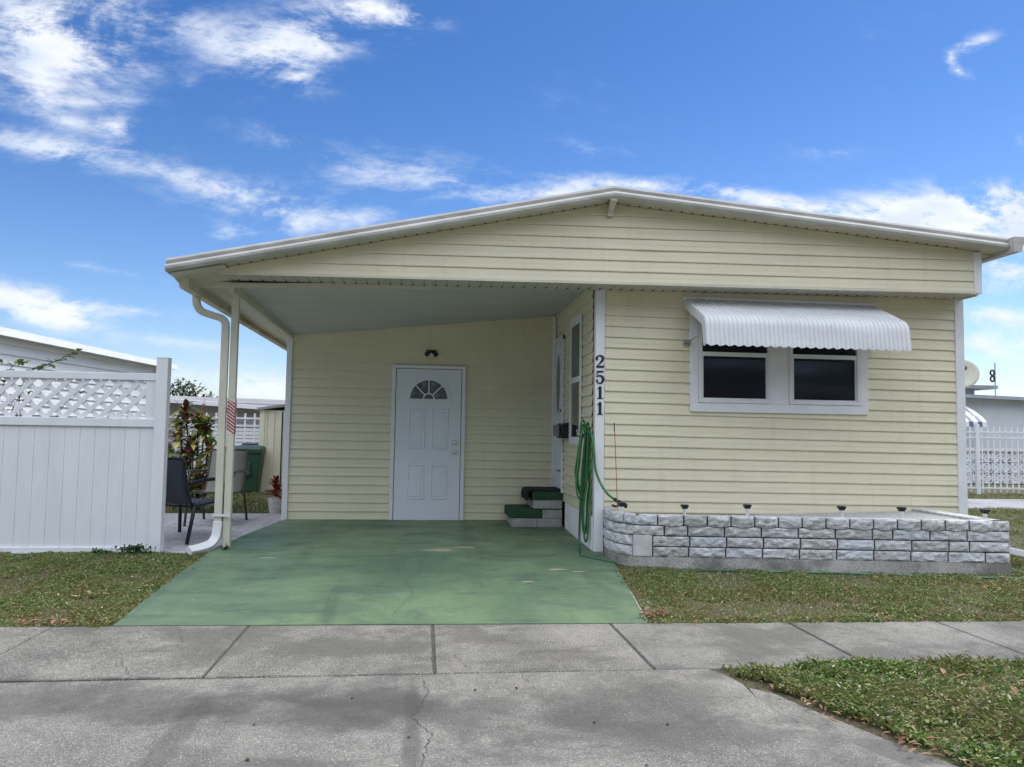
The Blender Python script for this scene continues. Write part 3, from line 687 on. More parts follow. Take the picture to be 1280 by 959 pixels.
# side wings of the awning
for xx in (x0-.004, x1+.001):
    b = MB(); 
    for i in range(len(prof)-1):
        p, q = prof[i], prof[i+1]
        def inn(k):
            t = (prof[min(k+1, len(prof)-1)]-prof[max(k-1, 0)]).normalized(); n = Vector((0, t.z, -t.y)); n = n if n.y > 0 else -n
            return prof[k]+n*(.085 if k < len(prof)-1 else .07)
        a, c = inn(i), inn(i+1)
        if i == 0: a = Vector((0, 7.885, 2.66))
        b.hexa([(xx, p.y, p.z+.006), (xx, q.y, q.z+.006), (xx, c.y, c.z), (xx, a.y, a.z)], [(xx+.003, p.y, p.z+.006), (xx+.003, q.y, q.z+.006), (xx+.003, c.y, c.z), (xx+.003, a.y, a.z)])
    for i in range(2, 16, 2):
        p = prof[min(i, len(prof)-1)]; b.beam((xx-.002, p.y+.01, p.z-.005), (xx-.002, p.y+.035, p.z-.075), .004, .008, 0, (1, 0, 0))
    b.build('side_wing', M_AWN, aw)
b = MB(); b.box(x0-.03, x1+.01, 7.868, 7.898, 2.745, 2.785); b.build('wall_rail', M_WHITE, aw)
b = MB(); b.beam((x0+.03, 7.88, 2.30), (x0+.03, 7.30, 2.345), .012, .016); b.box(x0-.02, x0+.05, 7.86, 7.892, 2.27, 2.31); b.build('brace', M_CHROME, aw)
b = MB(); b.beam((x1-.03, 7.88, 2.30), (x1-.03, 7.30, 2.345), .012, .016); b.build('brace', M_CHROME, aw)
# small dark screws and marks on frame
# back door
D = MB(); D.box(-.365, .485, 10.195, 10.232, .15, 2.125)
def panel(mb, x0, x1, z0, z1, y):
    i = .035
    for k, (a, d) in enumerate(((0, 0), (.012, -.006), (.024, .0), (.036, .004))):
        pass
    A = [(x0, z0), (x1, z0), (x1, z1), (x0, z1)]
    def ringp(o, dy): return [(x0+o, y+dy, z0+o), (x1-o, y+dy, z0+o), (x1-o, y+dy, z1-o), (x0+o, y+dy, z1-o)]
    R_ = [ringp(0, 0), ringp(.008, -.008), ringp(.018, -.008), ringp(.030, .0), ringp(.042, -.007)]
    for a, c in zip(R_, R_[1:]):
        for j in range(4): mb.quad(a[j], a[(j+1) % 4], c[(j+1) % 4], c[j])
    mb.quad(*R_[-1])
for x0_, x1_, z0_, z1_ in ((-.205, .02, 1.075, 1.60), (.10, .325, 1.075, 1.60), (-.205, .02, .42, .875), (.10, .325, .42, .875)): panel(D, x0_, x1_, z0_, z1_, 10.1945)
door = D.build('carport_door', M_DOOR, H); door['label'] = 'white panelled door with fanlight on the back wall of the carport'
b = MB(); b.box(-.425, -.375, 10.19, 10.26, .14, 2.17); b.box(.495, .545, 10.19, 10.26, .14, 2.17); b.box(-.425, .545, 10.188, 10.26, 2.135, 2.175); b.box(-.37, .49, 10.20, 10.26, .135, .149); b.build('door_frame', M_WHITE, door, bevel=.003)
b = MB(); cx, cz_ = .06, 1.735; R0, R1 = .285, .245
def arc(r, t): return (cx+r*math.cos(t), cz_+r*math.sin(t))
NA = 20
for i in range(NA):
    t0, t1 = math.pi*i/NA, math.pi*(i+1)/NA
    q = [arc(R1, t0), arc(R0, t0), arc(R0, t1), arc(R1, t1)]
    b.prism([(x, 10.180, z) for x, z in q], (0, .016, 0))
b.box(cx-R0, cx+R0, 10.180, 10.196, cz_-.036, cz_-.001)
for i in range(10):
    t0, t1 = math.pi*i/10, math.pi*(i+1)/10
    q = [arc(.062, t0), arc(.078, t0), arc(.078, t1), arc(.062, t1)]; b.prism([(x, 10.184, z) for x, z in q], (0, .01, 0))
for t in (.25, .5, .75):
    a, c = arc(.075, math.pi*t), arc(R1, math.pi*t); b.beam((a[0], 10.189, a[1]), (c[0], 10.189, c[1]), .014, .01, 0, (0, 1, 0)) if False else b.beam((a[0], 10.189, a[1]), (c[0], 10.189, c[1]), .016, .012, 0, (0, -1, .001))
fan = b.build('fanlight', M_DOOR, door)
M_FGLASS = mat('fanlight_glass', (.05, .055, .10), .12, var=0, col2=(.45, .47, .56), vscale=9, spec=.8, clamp=(.22, .45))
b = MB(); b.add([(cx, 10.1925, cz_)]+[(arc(R1+.01, math.pi*i/NA)[0], 10.1925, arc(R1+.01, math.pi*i/NA)[1]) for i in range(NA+1)], [(0, i+1, i+2) for i in range(NA)]); b.build('fanlight_pane', M_FGLASS, door)
def knob(x, z, y=10.195):
    b = MB(); b.disc((x, y, z), (0, -1, 0), .03, .008, 20); b.disc((x, y-.008, z), (0, -1, 0), .012, .03, 12); b.disc((x, y-.035, z), (0, -1, 0), .025, .018, 16); return b
knob(.405, 1.165).build('deadbolt', M_CHROME, door, bevel=.003); knob(.405, 1.045).build('door_knob', M_CHROME, door, bevel=.005)
for z in (.4, 1.1, 1.85): b = MB(); b.box(-.374, -.367, 10.185, 10.20, z, z+.09); b.build('hinge', M_CHROME, door)
# side entrance door (on the wall facing the carport)
b = MB(); b.box(1.745, 1.76, 9.64, 10.16, .60, 2.50); side = b.build('side_door', M_DOOR, H); side['label'] = 'white storm door with oval glass above the entry steps'
b = MB(); b.box(1.73, 1.772, 9.585, 9.635, .56, 2.56); b.box(1.73, 1.772, 10.165, 10.20, .56, 2.56); b.box(1.728, 1.772, 9.585, 10.20, 2.505, 2.565); b.box(1.74, 1.772, 9.62, 10.18, .56, .60); b.build('door_frame', M_WHITE, side, bevel=.002)
b = MB(); q = [(1.742, 9.90+.17*math.cos(t*.3142), 1.95+.42*math.sin(t*.3142)) for t in range(20)]; b.add(q, [tuple(range(20))]); b.build('oval_glass', M_BLINDG, side)
b = MB(); pts = [(1.738, 9.90+.17*math.cos(t*.3142), 1.95+.42*math.sin(t*.3142)) for t in range(21)]; b.tube(pts, .008, 6); b.build('oval_trim', M_WHITE, side)
b = MB(); b.beam((1.72, 9.70, 1.42), (1.72, 9.80, 1.42), .018, .018); b.disc((1.745, 9.70, 1.42), (-1, 0, 0), .018, .03); b.build('door_handle', M_BLACK, side)
b = MB(); b.disc((1.745, 9.70, 1.60), (-1, 0, 0), .02, .02); b.build('deadbolt', M_BLACK, side)
b = MB(); b.box(1.743, 1.747, 9.70, 9.98, .82, .84); b.build('kick_line', M_BLACK, side)
# side window
b = MB(); 
b.box(1.742, 1.762, 8.50, 9.16, 1.18, 1.27); b.box(1.742, 1.762, 8.50, 9.16, 2.58, 2.68); b.box(1.742, 1.762, 8.50, 8.575, 1.27, 2.58); b.box(1.742, 1.762, 9.085, 9.16, 1.27, 2.58); b.box(1.738, 1.76, 8.575, 9.085, 1.90, 1.965)
sw = b.build('side_window', M_WHITE, H, bevel=.003)
b = MB(); b.box(1.754, 1.759, 8.57, 9.09, 1.26, 1.91); b.build('lower_pane', M_GLASS, sw)
b = MB(); b.box(1.752, 1.758, 8.57, 9.09, 1.96, 2.59); b.build('upper_pane', M_BLINDG, sw)
b = MB(); z = 1.98
while z < 2.57: b.box(1.7495, 1.7515, 8.60, 9.06, z, z+.004); z += .03
b.build('blind', M_BLIND, sw)
b = MB()
for z in [1.25+i*.115 for i in range(13)]: b.box(1.7555, 1.7605, 8.486, 8.498, z, z+.028)
b.box(1.7575, 1.7585, 8.4975, 8.4995, 1.25, 2.63); b.build('siding_channel_gap', M_DARKHOLE, H); b = MB()
for z in [.62+i*.115 for i in range(17)]: b.box(1.7555, 1.7605, 9.572, 9.583, z, z+.028)
b.box(1.7575, 1.7585, 9.5825, 9.5845, .62, 2.48)
b.build('siding_channel_gap', M_DARKHOLE, H)

# house numerals 2 5 1 1 (stroked glyphs, solid)
def glyph(strokes, x, z, h, y, parent):
    b = MB()
    for st in strokes:
        pts = [(p[0], p[1]) for p in st]; ws = [p[2] for p in st]; n = 8
        P = cat_rom([(a, w, c) for (a, c), w in zip(pts, ws)], n) if len(pts) > 2 else [Vector((pts[0][0], ws[0], pts[0][1])), Vector((pts[1][0], ws[1], pts[1][1]))]
        Lf, Rt = [], []
        for i, p in enumerate(P):
            d = P[min(i+1, len(P)-1)]-P[max(i-1, 0)]; d = Vector((d.x, d.z)).normalized(); nn = Vector((-d.y, d.x))
            Lf.append((x+(p.x+nn.x*p.y/2)*h, z+(p.z+nn.y*p.y/2)*h)); Rt.append((x+(p.x-nn.x*p.y/2)*h, z+(p.z-nn.y*p.y/2)*h))
        for i in range(len(P)-1):
            q = [Lf[i], Lf[i+1], Rt[i+1], Rt[i]]; k = len(b.v)
            b.hexa([(a, y, c) for a, c in q], [(a, y+.004, c) for a, c in q])
    return b.build('house_numeral', M_NAVY, parent)
G2 = [[(-.25, .62, .13), (-.27, .80, .16), (-.10, .96, .11), (.12, .93, .17), (.24, .74, .22), (.10, .48, .17), (-.12, .25, .09), (-.28, .08, .05)], [(-.29, .085, .17), (.30, .085, .17)], [(.27, .02, .07), (.34, .26, .04)], [(-.30, .70, .2), (-.17, .66, .2)]]
G5 = [[(-.24, .93, .15), (.28, .97, .14)], [(-.21, .95, .07), (-.25, .50, .07)], [(-.25, .52, .06), (-.05, .62, .13), (.18, .54, .19), (.26, .30, .22), (.12, .06, .15), (-.10, .03, .10), (-.27, .20, .11)], [(-.30, .24, .18), (-.16, .22, .18)]]
G1 = [[(.03, 0.04, .22), (.03, .98, .22)], [(-.20, .03, .07), (.26, .03, .07)], [(-.20, .76, .05), (.08, .97, .09)]]
for gl, zc in ((G2, 2.065), (G5, 1.90), (G1, 1.74), (G1, 1.575)):
    glyph(gl, 1.823, zc-.066, .132, 7.8785, H)

# ------------------------------------------------------------------ wall light, mailbox
t = empty('wall_light', (.08, 10.23, 2.35), 'small black two-head flood lamp holder above the carport door', 'lamp')
b = MB(); b.box(.015, .15, 10.20, 10.235, 2.345, 2.385); b.build('bracket', M_BLACK, t, bevel=.006)
for s_ in (-1, 1):
    b = MB(); b.tube([(.082+s_*.02, 10.20, 2.36), (.082+s_*.045, 10.165, 2.335), (.082+s_*.06, 10.14, 2.32)], lambda u: .018+.016*u, 10); b.build('lamp_socket', M_BLACK, t)
b = MB(); b.disc((.083, 10.20, 2.325), (0, -1, -.5), .026, .03, 12); b.build('lens', M_PIPE, t)
t = empty('mailbox', (1.70, 9.45, 1.28), 'black wall mailbox on cream siding beside the side door', 'mailbox')
b = MB(); b.box(1.665, 1.762, 9.26, 9.56, 1.25, 1.41); b.build('box', M_BLACK, t, bevel=.006)
b = MB(); b.prism([(1.655, 9.25, 1.395), (1.76, 9.25, 1.432), (1.76, 9.25, 1.44), (1.652, 9.25, 1.404)], (0, .32, 0)); b.build('lid', M_BLACK, t)
b = MB(); b.box(1.610, 1.652, 9.30, 9.52, 1.275, 1.41); b.build('newspaper_tray', mat('grey_tin', (.2, .21, .21), .5, var=.2), t, bevel=.004)

# ------------------------------------------------------------------ entry steps + mat
t = empty('entry_steps', (1.4, 9.9, .13), 'two grey concrete block steps with green carpet below the side door', 'steps')
zb = gz(9.6)+.02
def blocks(x0, x1, z0, n, y0=9.60, y1=10.19, gap=.006):
    b = MB(); w = (x1-x0)/n
    for i in range(n): b.box(x0+i*w+gap/2, x0+(i+1)*w-gap/2, y0, y1, z0+.002, z0+.106)
    return b
o = blocks(1.115, 1.755, zb, 2); o.build('bottom_blocks', M_WOODC, t, bevel=.005)
b = blocks(1.50, 1.755, zb+.108, 1); b.build('middle_blocks', M_WOODC, t, bevel=.005)
b = MB(); b.box(1.085, 1.494, 9.592, 10.19, zb+.110, zb+.222); b.build('lower_carpet', M_CARPET, t, bevel=.012)
b = blocks(1.385, 1.755, zb+.226, 1); b.build('upper_blocks', M_WOODC, t, bevel=.005)
b = MB(); b.box(1.375, 1.755, 9.592, 10.19, zb+.334, zb+.438); b.build('upper_carpet', M_CARPET, t, bevel=.012)
b = MB(); 
nx, ny = 10, 12
pr_ = [(1.300, zb+.33), (1.296, zb+.40), (1.312, zb+.452), (1.36, zb+.468), (1.50, zb+.466), (1.62, zb+.464), (1.745, zb+.470)]
pr_ = [(p.x, p.z) for p in cat_rom([(a, 0, c) for a, c in pr_], 4)]
b.prism([(a, 9.60, c) for a, c in pr_]+[(a+(.03 if a < 1.33 else 0), 9.60, c-(.0 if a < 1.33 else .026)) for a, c in pr_[::-1]], (0, .52, 0))
o = b.build('door_mat', M_MAT); tag(o, 'black door mat draped over the top entry step', 'mat')

# ------------------------------------------------------------------ hose
t = empty('garden_hose', (1.70, 8.2, .1), 'green garden hose coiled on its hanger beside the white corner trim', 'hose')
hg = empty('hose_hanger', (1.74, 8.25, 1.32), 'small metal hose hanger on the siding near the corner', 'hanger')
b = MB(); b.box(1.745, 1.762, 8.12, 8.24, 1.22, 1.40); b.build('back_plate', M_CHROME, hg)
b = MB(); b.tube([(1.75, 8.09, 1.30), (1.68, 8.08, 1.295), (1.64, 8.08, 1.30), (1.625, 8.08, 1.35)], .012, 8); b.build('hook', M_CHROME, hg)
b = MB(); b.tube([(1.75, 8.20, 1.28), (1.68, 8.20, 1.27), (1.65, 8.20, 1.31)], .012, 8); b.build('hook', M_CHROME, hg)
r = random.Random(11)
b = MB()
for i in range(7):
    bot = [.18, .62, .70, .30, .66, .25, .74][i]; w = [.032, .075, .065, .035, .055, .04, .07][i]; cx_ = [1.735, 1.685, 1.69, 1.735, 1.70, 1.74, 1.695][i]; yy = 8.0+.02*i
    pts = []
    for k in range(17):
        a = 2*math.pi*k/16; f = math.cos(a)
        z = (1.33+bot)/2+(1.33-bot)/2*f+(.02*i if f > .9 else 0); ww = w*(1-.45*max(f, 0)); sgn = math.sin(a)
        pts.append((cx_+(.02 if f < -.2 else 0)*(-1)+ww*sgn*(abs(sgn)**-.35 if abs(sgn) > .1 else 1)*.8, yy+.012*math.sin(a*2+i), z))
    b.tube(cat_rom(pts, 4), .0105, 8)
b.build('hose_coil', M_HOSE, t, smooth=True)
b = MB(); b.tube(cat_rom([(1.72, 7.99, 1.33), (1.745, 7.90, 1.29), (1.762, 7.86, 1.12), (1.775, 7.845, .95), (1.82, 7.80, .80), (1.88, 7.74, .70), (1.945, 7.69, .645)], 8), .0125, 8); b.build('hose_free_end', M_HOSE, t, smooth=True)
b = MB(); b.tube([(1.935, 7.69, .655), (1.975, 7.67, .625)], .018, 10); b.tube([(1.97, 7.67, .628), (2.03, 7.65, .59), (2.06, 7.64, .585)], .022, 10); b.tube([(2.0, 7.65, .60), (1.93, 7.60, .585), (1.89, 7.58, .60)], .012, 8); b.build('nozzle', M_BLACK, t, smooth=True)
b = MB(); b.tube(cat_rom([(1.70, 8.0, 1.28), (1.67, 7.99, .95), (1.65, 7.98, .6), (1.64, 7.97, .25), (1.62, 7.85, .105), (1.60, 7.66, .085), (1.66, 7.52, .082), (1.80, 7.33, .08), (1.92, 7.16, .065), (2.08, 7.05, .058), (2.5, 6.99, .056), (3.13, 6.93, .056)], 8), .0125, 8)
b.build('hose_ground_run', M_HOSE2, t, smooth=True)
b = MB(); b.tube(cat_rom([(3.13, 6.93, .056), (3.9, 6.82, .056), (4.6, 6.70, .05), (5.2, 6.585, .05), (5.45, 6.56, .05), (5.60, 6.66, .06), (5.62, 6.82, .075), (5.53, 6.93, .09), (5.46, 6.95, .08)], 8), .011, 8); b.build('hose_thin_run', mat('hose_pale_green', (.10, .22, .13), .5, var=.4, vscale=6), t, smooth=True)

# ------------------------------------------------------------------ block planter
t = empty('block_planter', (3.7, 7.2, .05), 'low grey rock-face block planter along the front wall under the window', 'planter')
PA = [(1.88, 7.87), (1.845, 7.62), (1.88, 7.36), (2.00, 7.155), (2.22, 7.12)]
front = [(2.22, 7.12), (5.47, 6.69)]
path = [Vector(p) for p in PA] + [Vector((5.47, 6.69))]
def along(s_):
    for a, c in zip(path, path[1:]):
        L_ = (c-a).length
        if s_ <= L_: d = (c-a)/L_; return a+d*s_, d
        s_ -= L_
    d = (path[-1]-path[-2]).normalized(); return path[-1]+d*s_, d
TOT = sum((c-a).length for a, c in zip(path, path[1:]))
rb = random.Random(21)
import mathutils
def rock_block(mb, s0, s1, z0, z1, prot=0., depth=.10, rough=.016, curve=False, mi=0):
    n = max(3, int((s1-s0)/.022)); m = 6; g_ = .0075; grid = []
    for i in range(n+1):
        s_ = s0+g_+(s1-s0-2*g_)*i/n; p, d = along(s_); out = Vector((d.y, -d.x)); col_ = []
        for j in range(m+1):
            z = z0+(z1-z0)*j/m; ed = min(i, n-i, j, m-j)
            bul = (0 if ed == 0 else .008 if ed == 1 else .010)+mathutils.noise.noise((s_*16+mi*3, z*24+s0*7, z0*3))*rough*(0 if ed == 0 else 1)+mathutils.noise.noise((s_*45, z*60, s0))*.004*(0 if ed == 0 else 1)
            if curve: bul += prot*math.sin(math.pi*min(max(i/n, 0), 1))**.4
            else: bul += prot
            q = p+out*bul; zz = z+((-.012*math.sin(math.pi*i/n)) if curve and j == 0 else 0)
            col_.append((q.x, q.y, zz))
        grid.append(col_)
    vs = [v for c_ in grid for v in c_]; k = m+1
    fs = [(i*k+j, (i+1)*k+j, (i+1)*k+j+1, i*k+j+1) for i in range(n) for j in range(m)]
    o0 = len(vs)
    for i in range(n+1):
        s_ = s0+g_+(s1-s0-2*g_)*i/n; p, d = along(s_); inn = Vector((-d.y, d.x))*depth; q = p+inn
        vs += [(q.x, q.y, z0), (q.x, q.y, z1)]
    for i in range(n):
        fs += [(i*k+m, (i+1)*k+m, o0+2*i+3, o0+2*i+1), (i*k, o0+2*i, o0+2*i+2, (i+1)*k)]
    fs += [tuple([j for j in range(k)]+[o0+1, o0]), tuple([n*k+j for j in range(k)]+[o0+2*n+1, o0+2*n])]
    mb.add(vs, fs, 0)
ZB = .165; CH = .088
zg = lambda s_: ZB
walls = MB()
smooth_lo, smooth_hi = .80-.06, .80+.17
s_smooth0 = sum((c-a).length for a, c in zip(path[:4], path[1:4]))-.02
for row in range(3):
    z0 = ZB+row*(CH+.011); s_ = 0; first = True
    off = [.30, .44, .22][row]
    cuts = [0, off*.5, s_smooth0+.0, s_smooth0+.19] if row < 2 else [0, .30, s_smooth0+.30]
    s_ = cuts[-1]
    k = 0
    while s_ < TOT-.02:
        L_ = .345 if rb.random() < .85 else .19
        if k == 0: L_ = [.34, .12+.34, .22][row] if row != 1 else .35
        s_ = min(s_+L_, TOT); 
        if TOT-s_ < .10: s_ = TOT
        cuts.append(s_); k += 1
    for i in range(len(cuts)-1):
        if row < 2 and i == 2: continue
        rock_block(walls, cuts[i], cuts[i+1], z0, z0+CH)
walls.build('block_courses', M_BLOCK, t)
b = MB(); p0, d = along(s_smooth0+.004); p1, _ = along(s_smooth0+.186); d = (p1-p0).normalized(); n_ = Vector((d.y, -d.x))
q = [p0+n_*.012, p1+n_*.012, p1-n_*.15, p0-n_*.15]; b.hexa([(v.x, v.y, ZB) for v in q], [(v.x, v.y, ZB+.195) for v in q]); b.build('smooth_corner_block', M_CAP, t, bevel=.005)
caps = MB(); z0 = ZB+3*(CH+.011); s_ = 0; k = 0
while s_ < TOT-.02:
    L_ = [.31, .30, .36, .245][k] if k < 4 else .222
    e_ = min(s_+L_, TOT)
    if TOT-e_ < .12: e_ = TOT
    if e_ == TOT: rock_block(caps, s_, e_, z0, z0+.088, .004)
    else: rock_block(caps, s_, e_, z0, z0+.088, .016 if k > 2 else .006, curve=k > 2)
    s_ = e_; k += 1
caps.build('cap_course', M_BLOCK, t)
# right return, footing, fill
b = MB()
for row in range(4):
    z0 = ZB+row*(CH+.011); y0_ = 6.70
    for k in range(4):
        b.box(5.30, 5.475+(k % 2)*.004, y0_+.01+k*.3, y0_+.305+k*.3, z0, z0+(CH if row < 3 else .088))
b.build('end_return', M_BLOCK, t, bevel=.006)
b = MB(); N_ = 40
for i in range(N_):
    a, d1 = along(.02+(TOT-.02)*i/N_); c, d2 = along(.02+(TOT-.02)*(i+1)/N_)
    o1 = Vector((d1.y, -d1.x))*.006; o2 = Vector((d2.y, -d2.x))*.006; iw = Vector((-d1.y, d1.x))*.1
    A = [a+o1, c+o2, c+iw, a+iw]
    b.hexa([(v.x, v.y, -.02) for v in A], [(v.x, v.y, ZB-.004) for v in A])
b.build('footing', M_KERB, t)
b = MB(); pl_ = [(1.90, 7.86), (1.93, 7.62), (1.96, 7.42), (2.06, 7.26), (2.3, 7.20), (5.33, 6.80), (5.40, 6.90), (5.42, 7.885)]
b.hexa([(x, y, .1) for x, y in pl_], [(x, y, ZB+4*(CH+.011)-(.115 if x < 5 else .035)) for x, y in pl_]); b.build('fill', M_SOIL, t)
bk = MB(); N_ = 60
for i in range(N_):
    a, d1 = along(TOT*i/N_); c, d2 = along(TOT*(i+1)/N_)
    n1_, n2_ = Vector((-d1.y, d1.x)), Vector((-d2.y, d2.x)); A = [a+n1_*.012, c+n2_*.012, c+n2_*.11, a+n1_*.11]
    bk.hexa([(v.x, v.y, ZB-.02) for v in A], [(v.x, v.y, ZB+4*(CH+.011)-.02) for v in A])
bk.build('joint_backing', mat('dark_mortar', (.06, .06, .06), .95), t)  # dark mortar seen through the gaps between blocks
b = MB(); b.beam((5.15, 7.42, .50), (5.42, 7.12, .50), .03, .02); b.build('edging_strip', M_BARK, t)
# planter right part of base wider strip reaching the trim
# orange rod
b = MB(); b.tube([(1.925, 7.50, .53), (1.905, 7.50, 1.0), (1.885, 7.50, 1.40)], .0042, 6, 0); b.tube([(1.887, 7.50, 1.33), (1.884, 7.50, 1.42)], .0055, 6, 1)
o = b.build('marker_rod', [M_ORANGE, M_BARK]); tag(o, 'thin orange marker rod standing in the block planter beside the corner', 'rod')
# solar lights
SL = [(1.975, 7.52, .60, 'leftmost small black-capped solar light on the planter, beside the hose nozzle'), (2.56, 7.36, .595, 'solar light second from left on planter, below the left edge of the window'),
      (3.20, 7.36, .60, 'small solar light on the planter, third from the left, under the left window'), (4.12, 7.24, .60, 'small solar light on the planter, fourth from the left, under the right window'),
      (4.70, 7.16, .60, 'small solar light on the planter, fifth from the left, right of the window'), (5.40, 6.92, .605, 'solar light on clear stem at the right end of the planter, beyond the house corner')]
for i, (x, y, z, lb) in enumerate(SL):
    t = empty('solar_light', (x, y, .53), lb, 'solar light', 'solar lights on the block planter')
    b = MB(); b.box(x-.032, x+.032, y-.032, y+.032, z+.010, z+.034); b.box(x-.024, x+.024, y-.024, y+.024, z-.006, z+.011); b.build('cap', M_BLACK, t, bevel=.003)
    b = MB(); b.disc((x, y, .52), (0, 0, 1), .014, z-.524, 10); b.disc((x, y, z-.03), (0, 0, 1), .02, .026, 12); b.build('stem', M_PIPE, t)
b = MB(); b.beam((5.46, 7.02, .28), (6.6, 7.10, .06), .085, .065); o = b.build('drain_pipe', M_PIPE, bevel=.008); tag(o, 'white rectangular drain pipe sloping down from the planter to the lawn', 'pipe')

# ------------------------------------------------------------------ privacy fence at left
t = empty('privacy_fence', (-4.5, 8.0, .07), 'white vinyl privacy fence with a lattice top, left of the carport', 'fence')
b = MB()
b.box(-2.635, -2.525, 7.93, 8.04, .05, 1.985); b.prism([(-2.637, 7.928, 1.985), (-2.523, 7.928, 1.985), (-2.523, 8.042, 1.985), (-2.637, 8.042, 1.985)], (0, 0, .012)); b.build('fence_post', M_WHITE2, t, bevel=.004)
b = MB(); b.box(-6.2, -6.09, 7.93, 8.04, .05, 1.98); b.build('fence_post', M_WHITE2, t, bevel=.004)
b = MB(); b.box(-6.09, -2.635, 7.955, 8.015, 1.765, 1.835); b.build('top_rail', M_WHITE2, t, bevel=.004)
b = MB(); b.box(-6.09, -2.635, 7.95, 8.02, 1.305, 1.385); b.build('middle_rail', M_WHITE2, t, bevel=.004)
b = MB(); b.box(-6.09, -2.635, 7.95, 8.02, .065, .135); b.build('bottom_rail', M_WHITE2, t, bevel=.004)
b = MB(); x = -2.635; k = 0
while x > -6.0:
    b.box(x-.1385, x-.0008, 7.972, 7.998, .135, 1.305); x -= .1395
b.build('board_panel', M_WHITE2, t, bevel=.0012)
b = MB(); b.box(-2.735, -2.635, 7.968, 8.002, 1.385, 1.765); b.build('lattice_stile', M_WHITE2, t)
b = MB(); zt, zl = 1.765, 1.385; hh = zt-zl; sp = .165
for sgn, yy in ((1, 7.974), (-1, 7.983)):
    x = -6.8
    while x < -2.2:
        bt, tp = (x, zl), (x+sgn*hh, zt) ; w2 = .031
        pts = [(x-w2, zl), (x+w2, zl), (x+w2+sgn*hh, zt), (x-w2+sgn*hh, zt)]
        # clip to the opening in x
        def clipx(poly, lim, side):
            out = []
            for i in range(len(poly)):
                a, c = poly[i], poly[(i+1) % len(poly)]; ia = (a[0]-lim)*side <= 0; ic = (c[0]-lim)*side <= 0
                if ia: out.append(a)
                if ia != ic: u = (lim-a[0])/(c[0]-a[0]); out.append((lim, a[1]+(c[1]-a[1])*u))
            return out
        pts = clipx(clipx(pts, -2.735, 1), -6.09, -1)
        if len(pts) >= 3: b.prism([(a, yy, c) for a, c in pts], (0, .008, 0))
        x += sp
b.build('lattice', M_WHITE2, t)

# ------------------------------------------------------------------ foliage helpers
def leaf(mb, base, d, L, W, droop=.3, fold=.25, seg=4, mi=0, nrm=(0, 0, 1)):
    base = Vector(base); d = Vector(d).normalized(); side = d.cross(Vector(nrm)); side = side.normalized() if side.length > .01 else Vector((1, 0, 0)); upv = side.cross(d)
    vs = []; fs = []
    for i in range(seg+1):
        u = i/seg; w = W*math.sin(math.pi*min(.06+u*.94, .985))**.8/2; p = base+d*L*u-Vector((0, 0, 1))*droop*L*u*u
        vs += [p+side*w+upv*fold*w, p, p-side*w+upv*fold*w]
    for i in range(seg): a = i*3; fs += [(a, a+1, a+4, a+3), (a+1, a+2, a+5, a+4)]
    mb.add(vs, fs, mi)
def rdir(r, el0, el1):
    a = r.uniform(0, 6.283); e = rad(r.uniform(el0, el1)); return Vector((math.cos(a)*math.cos(e), math.sin(a)*math.cos(e), math.sin(e)))
# croton / cordyline by the patio
r = random.Random(4)
t = empty('croton_plant', (-3.25, 11.3, .13), 'tall croton with green, yellow and dark red leaves behind the patio chairs', 'plant')
fo = MB(); st = MB()
heads = [(-3.34, 11.3, 1.60), (-3.18, 11.35, 1.50), (-3.06, 11.3, 1.40), (-3.40, 11.25, 1.30), (-3.2, 11.2, 1.12), (-2.98, 11.25, 1.05), (-3.3, 11.3, .92), (-2.90, 11.3, .84), (-3.12, 11.3, .72), (-3.42, 11.25, .70), (-3.0, 11.2, .55), (-3.22, 11.2, .5), (-2.78, 11.3, .98), (-3.5, 11.2, 1.02)]
for x, y, z in heads:
    st.tube(cat_rom([(-3.15+r.uniform(-.05, .05), 11.3, .13), ((x-3.15)/2, y, z*.5), (x, y, z)], 4), .011, 6)
    for k in range(58):
        d = rdir(r, -10, 80); leaf(fo, (x, y, z-r.uniform(0, .24)), d, r.uniform(.16, .30), r.uniform(.055, .085), r.uniform(.1, .5))
fo.build('foliage', M_CROTON, t); st.build('stem', M_BARK, t)
# red plant in pot next to the wall trim
t = empty('potted_plant', (-2.05, 11.1, .13), 'small red-leaved plant in a pale pot beside the far house corner', 'plant')
b = MB(); b.tube([(-2.02, 11.1, .13), (-2.02, 11.1, .35)], lambda u: .08+.03*u, 14); b.build('pot', mat('pale_pot', (.6, .58, .56), .5, var=.3, vscale=20), t)
fo = MB()
for k in range(60): leaf(fo, (-2.02, 11.1, .36+r.uniform(0, .2)), rdir(r, 0, 85), r.uniform(.12, .24), .05, .3)
fo.build('foliage', M_REDLEAF, t)
# weed at fence post foot
def weed(x, y, z, n, s_, label):
    fo = MB()
    for k in range(n): leaf(fo, (x+r.gauss(0, s_*.5), y+r.uniform(-.03, .03), z+r.uniform(0, s_*.5)), rdir(r, 0, 80), r.uniform(.03, .06), .022, .3, seg=2)
    st = MB(); st.tube([(x, y, z-.02), (x, y, z+.06)], .004, 5)
    t = empty('weed', (x, y, z), label, 'weed'); fo.build('leaves', M_WEED, t); st.build('stem', M_BARK, t)
weed(-2.74, 7.84, .07, 260, .17, 'leafy green weed at the foot of the white fence post')
weed(-3.05, 7.85, .07, 80, .09, 'smaller weed sprig along the white fence, left of the leafy one')
weed(-1.93, 8.04, .10, 26, .03, 'tiny weed at the foot of the carport column')
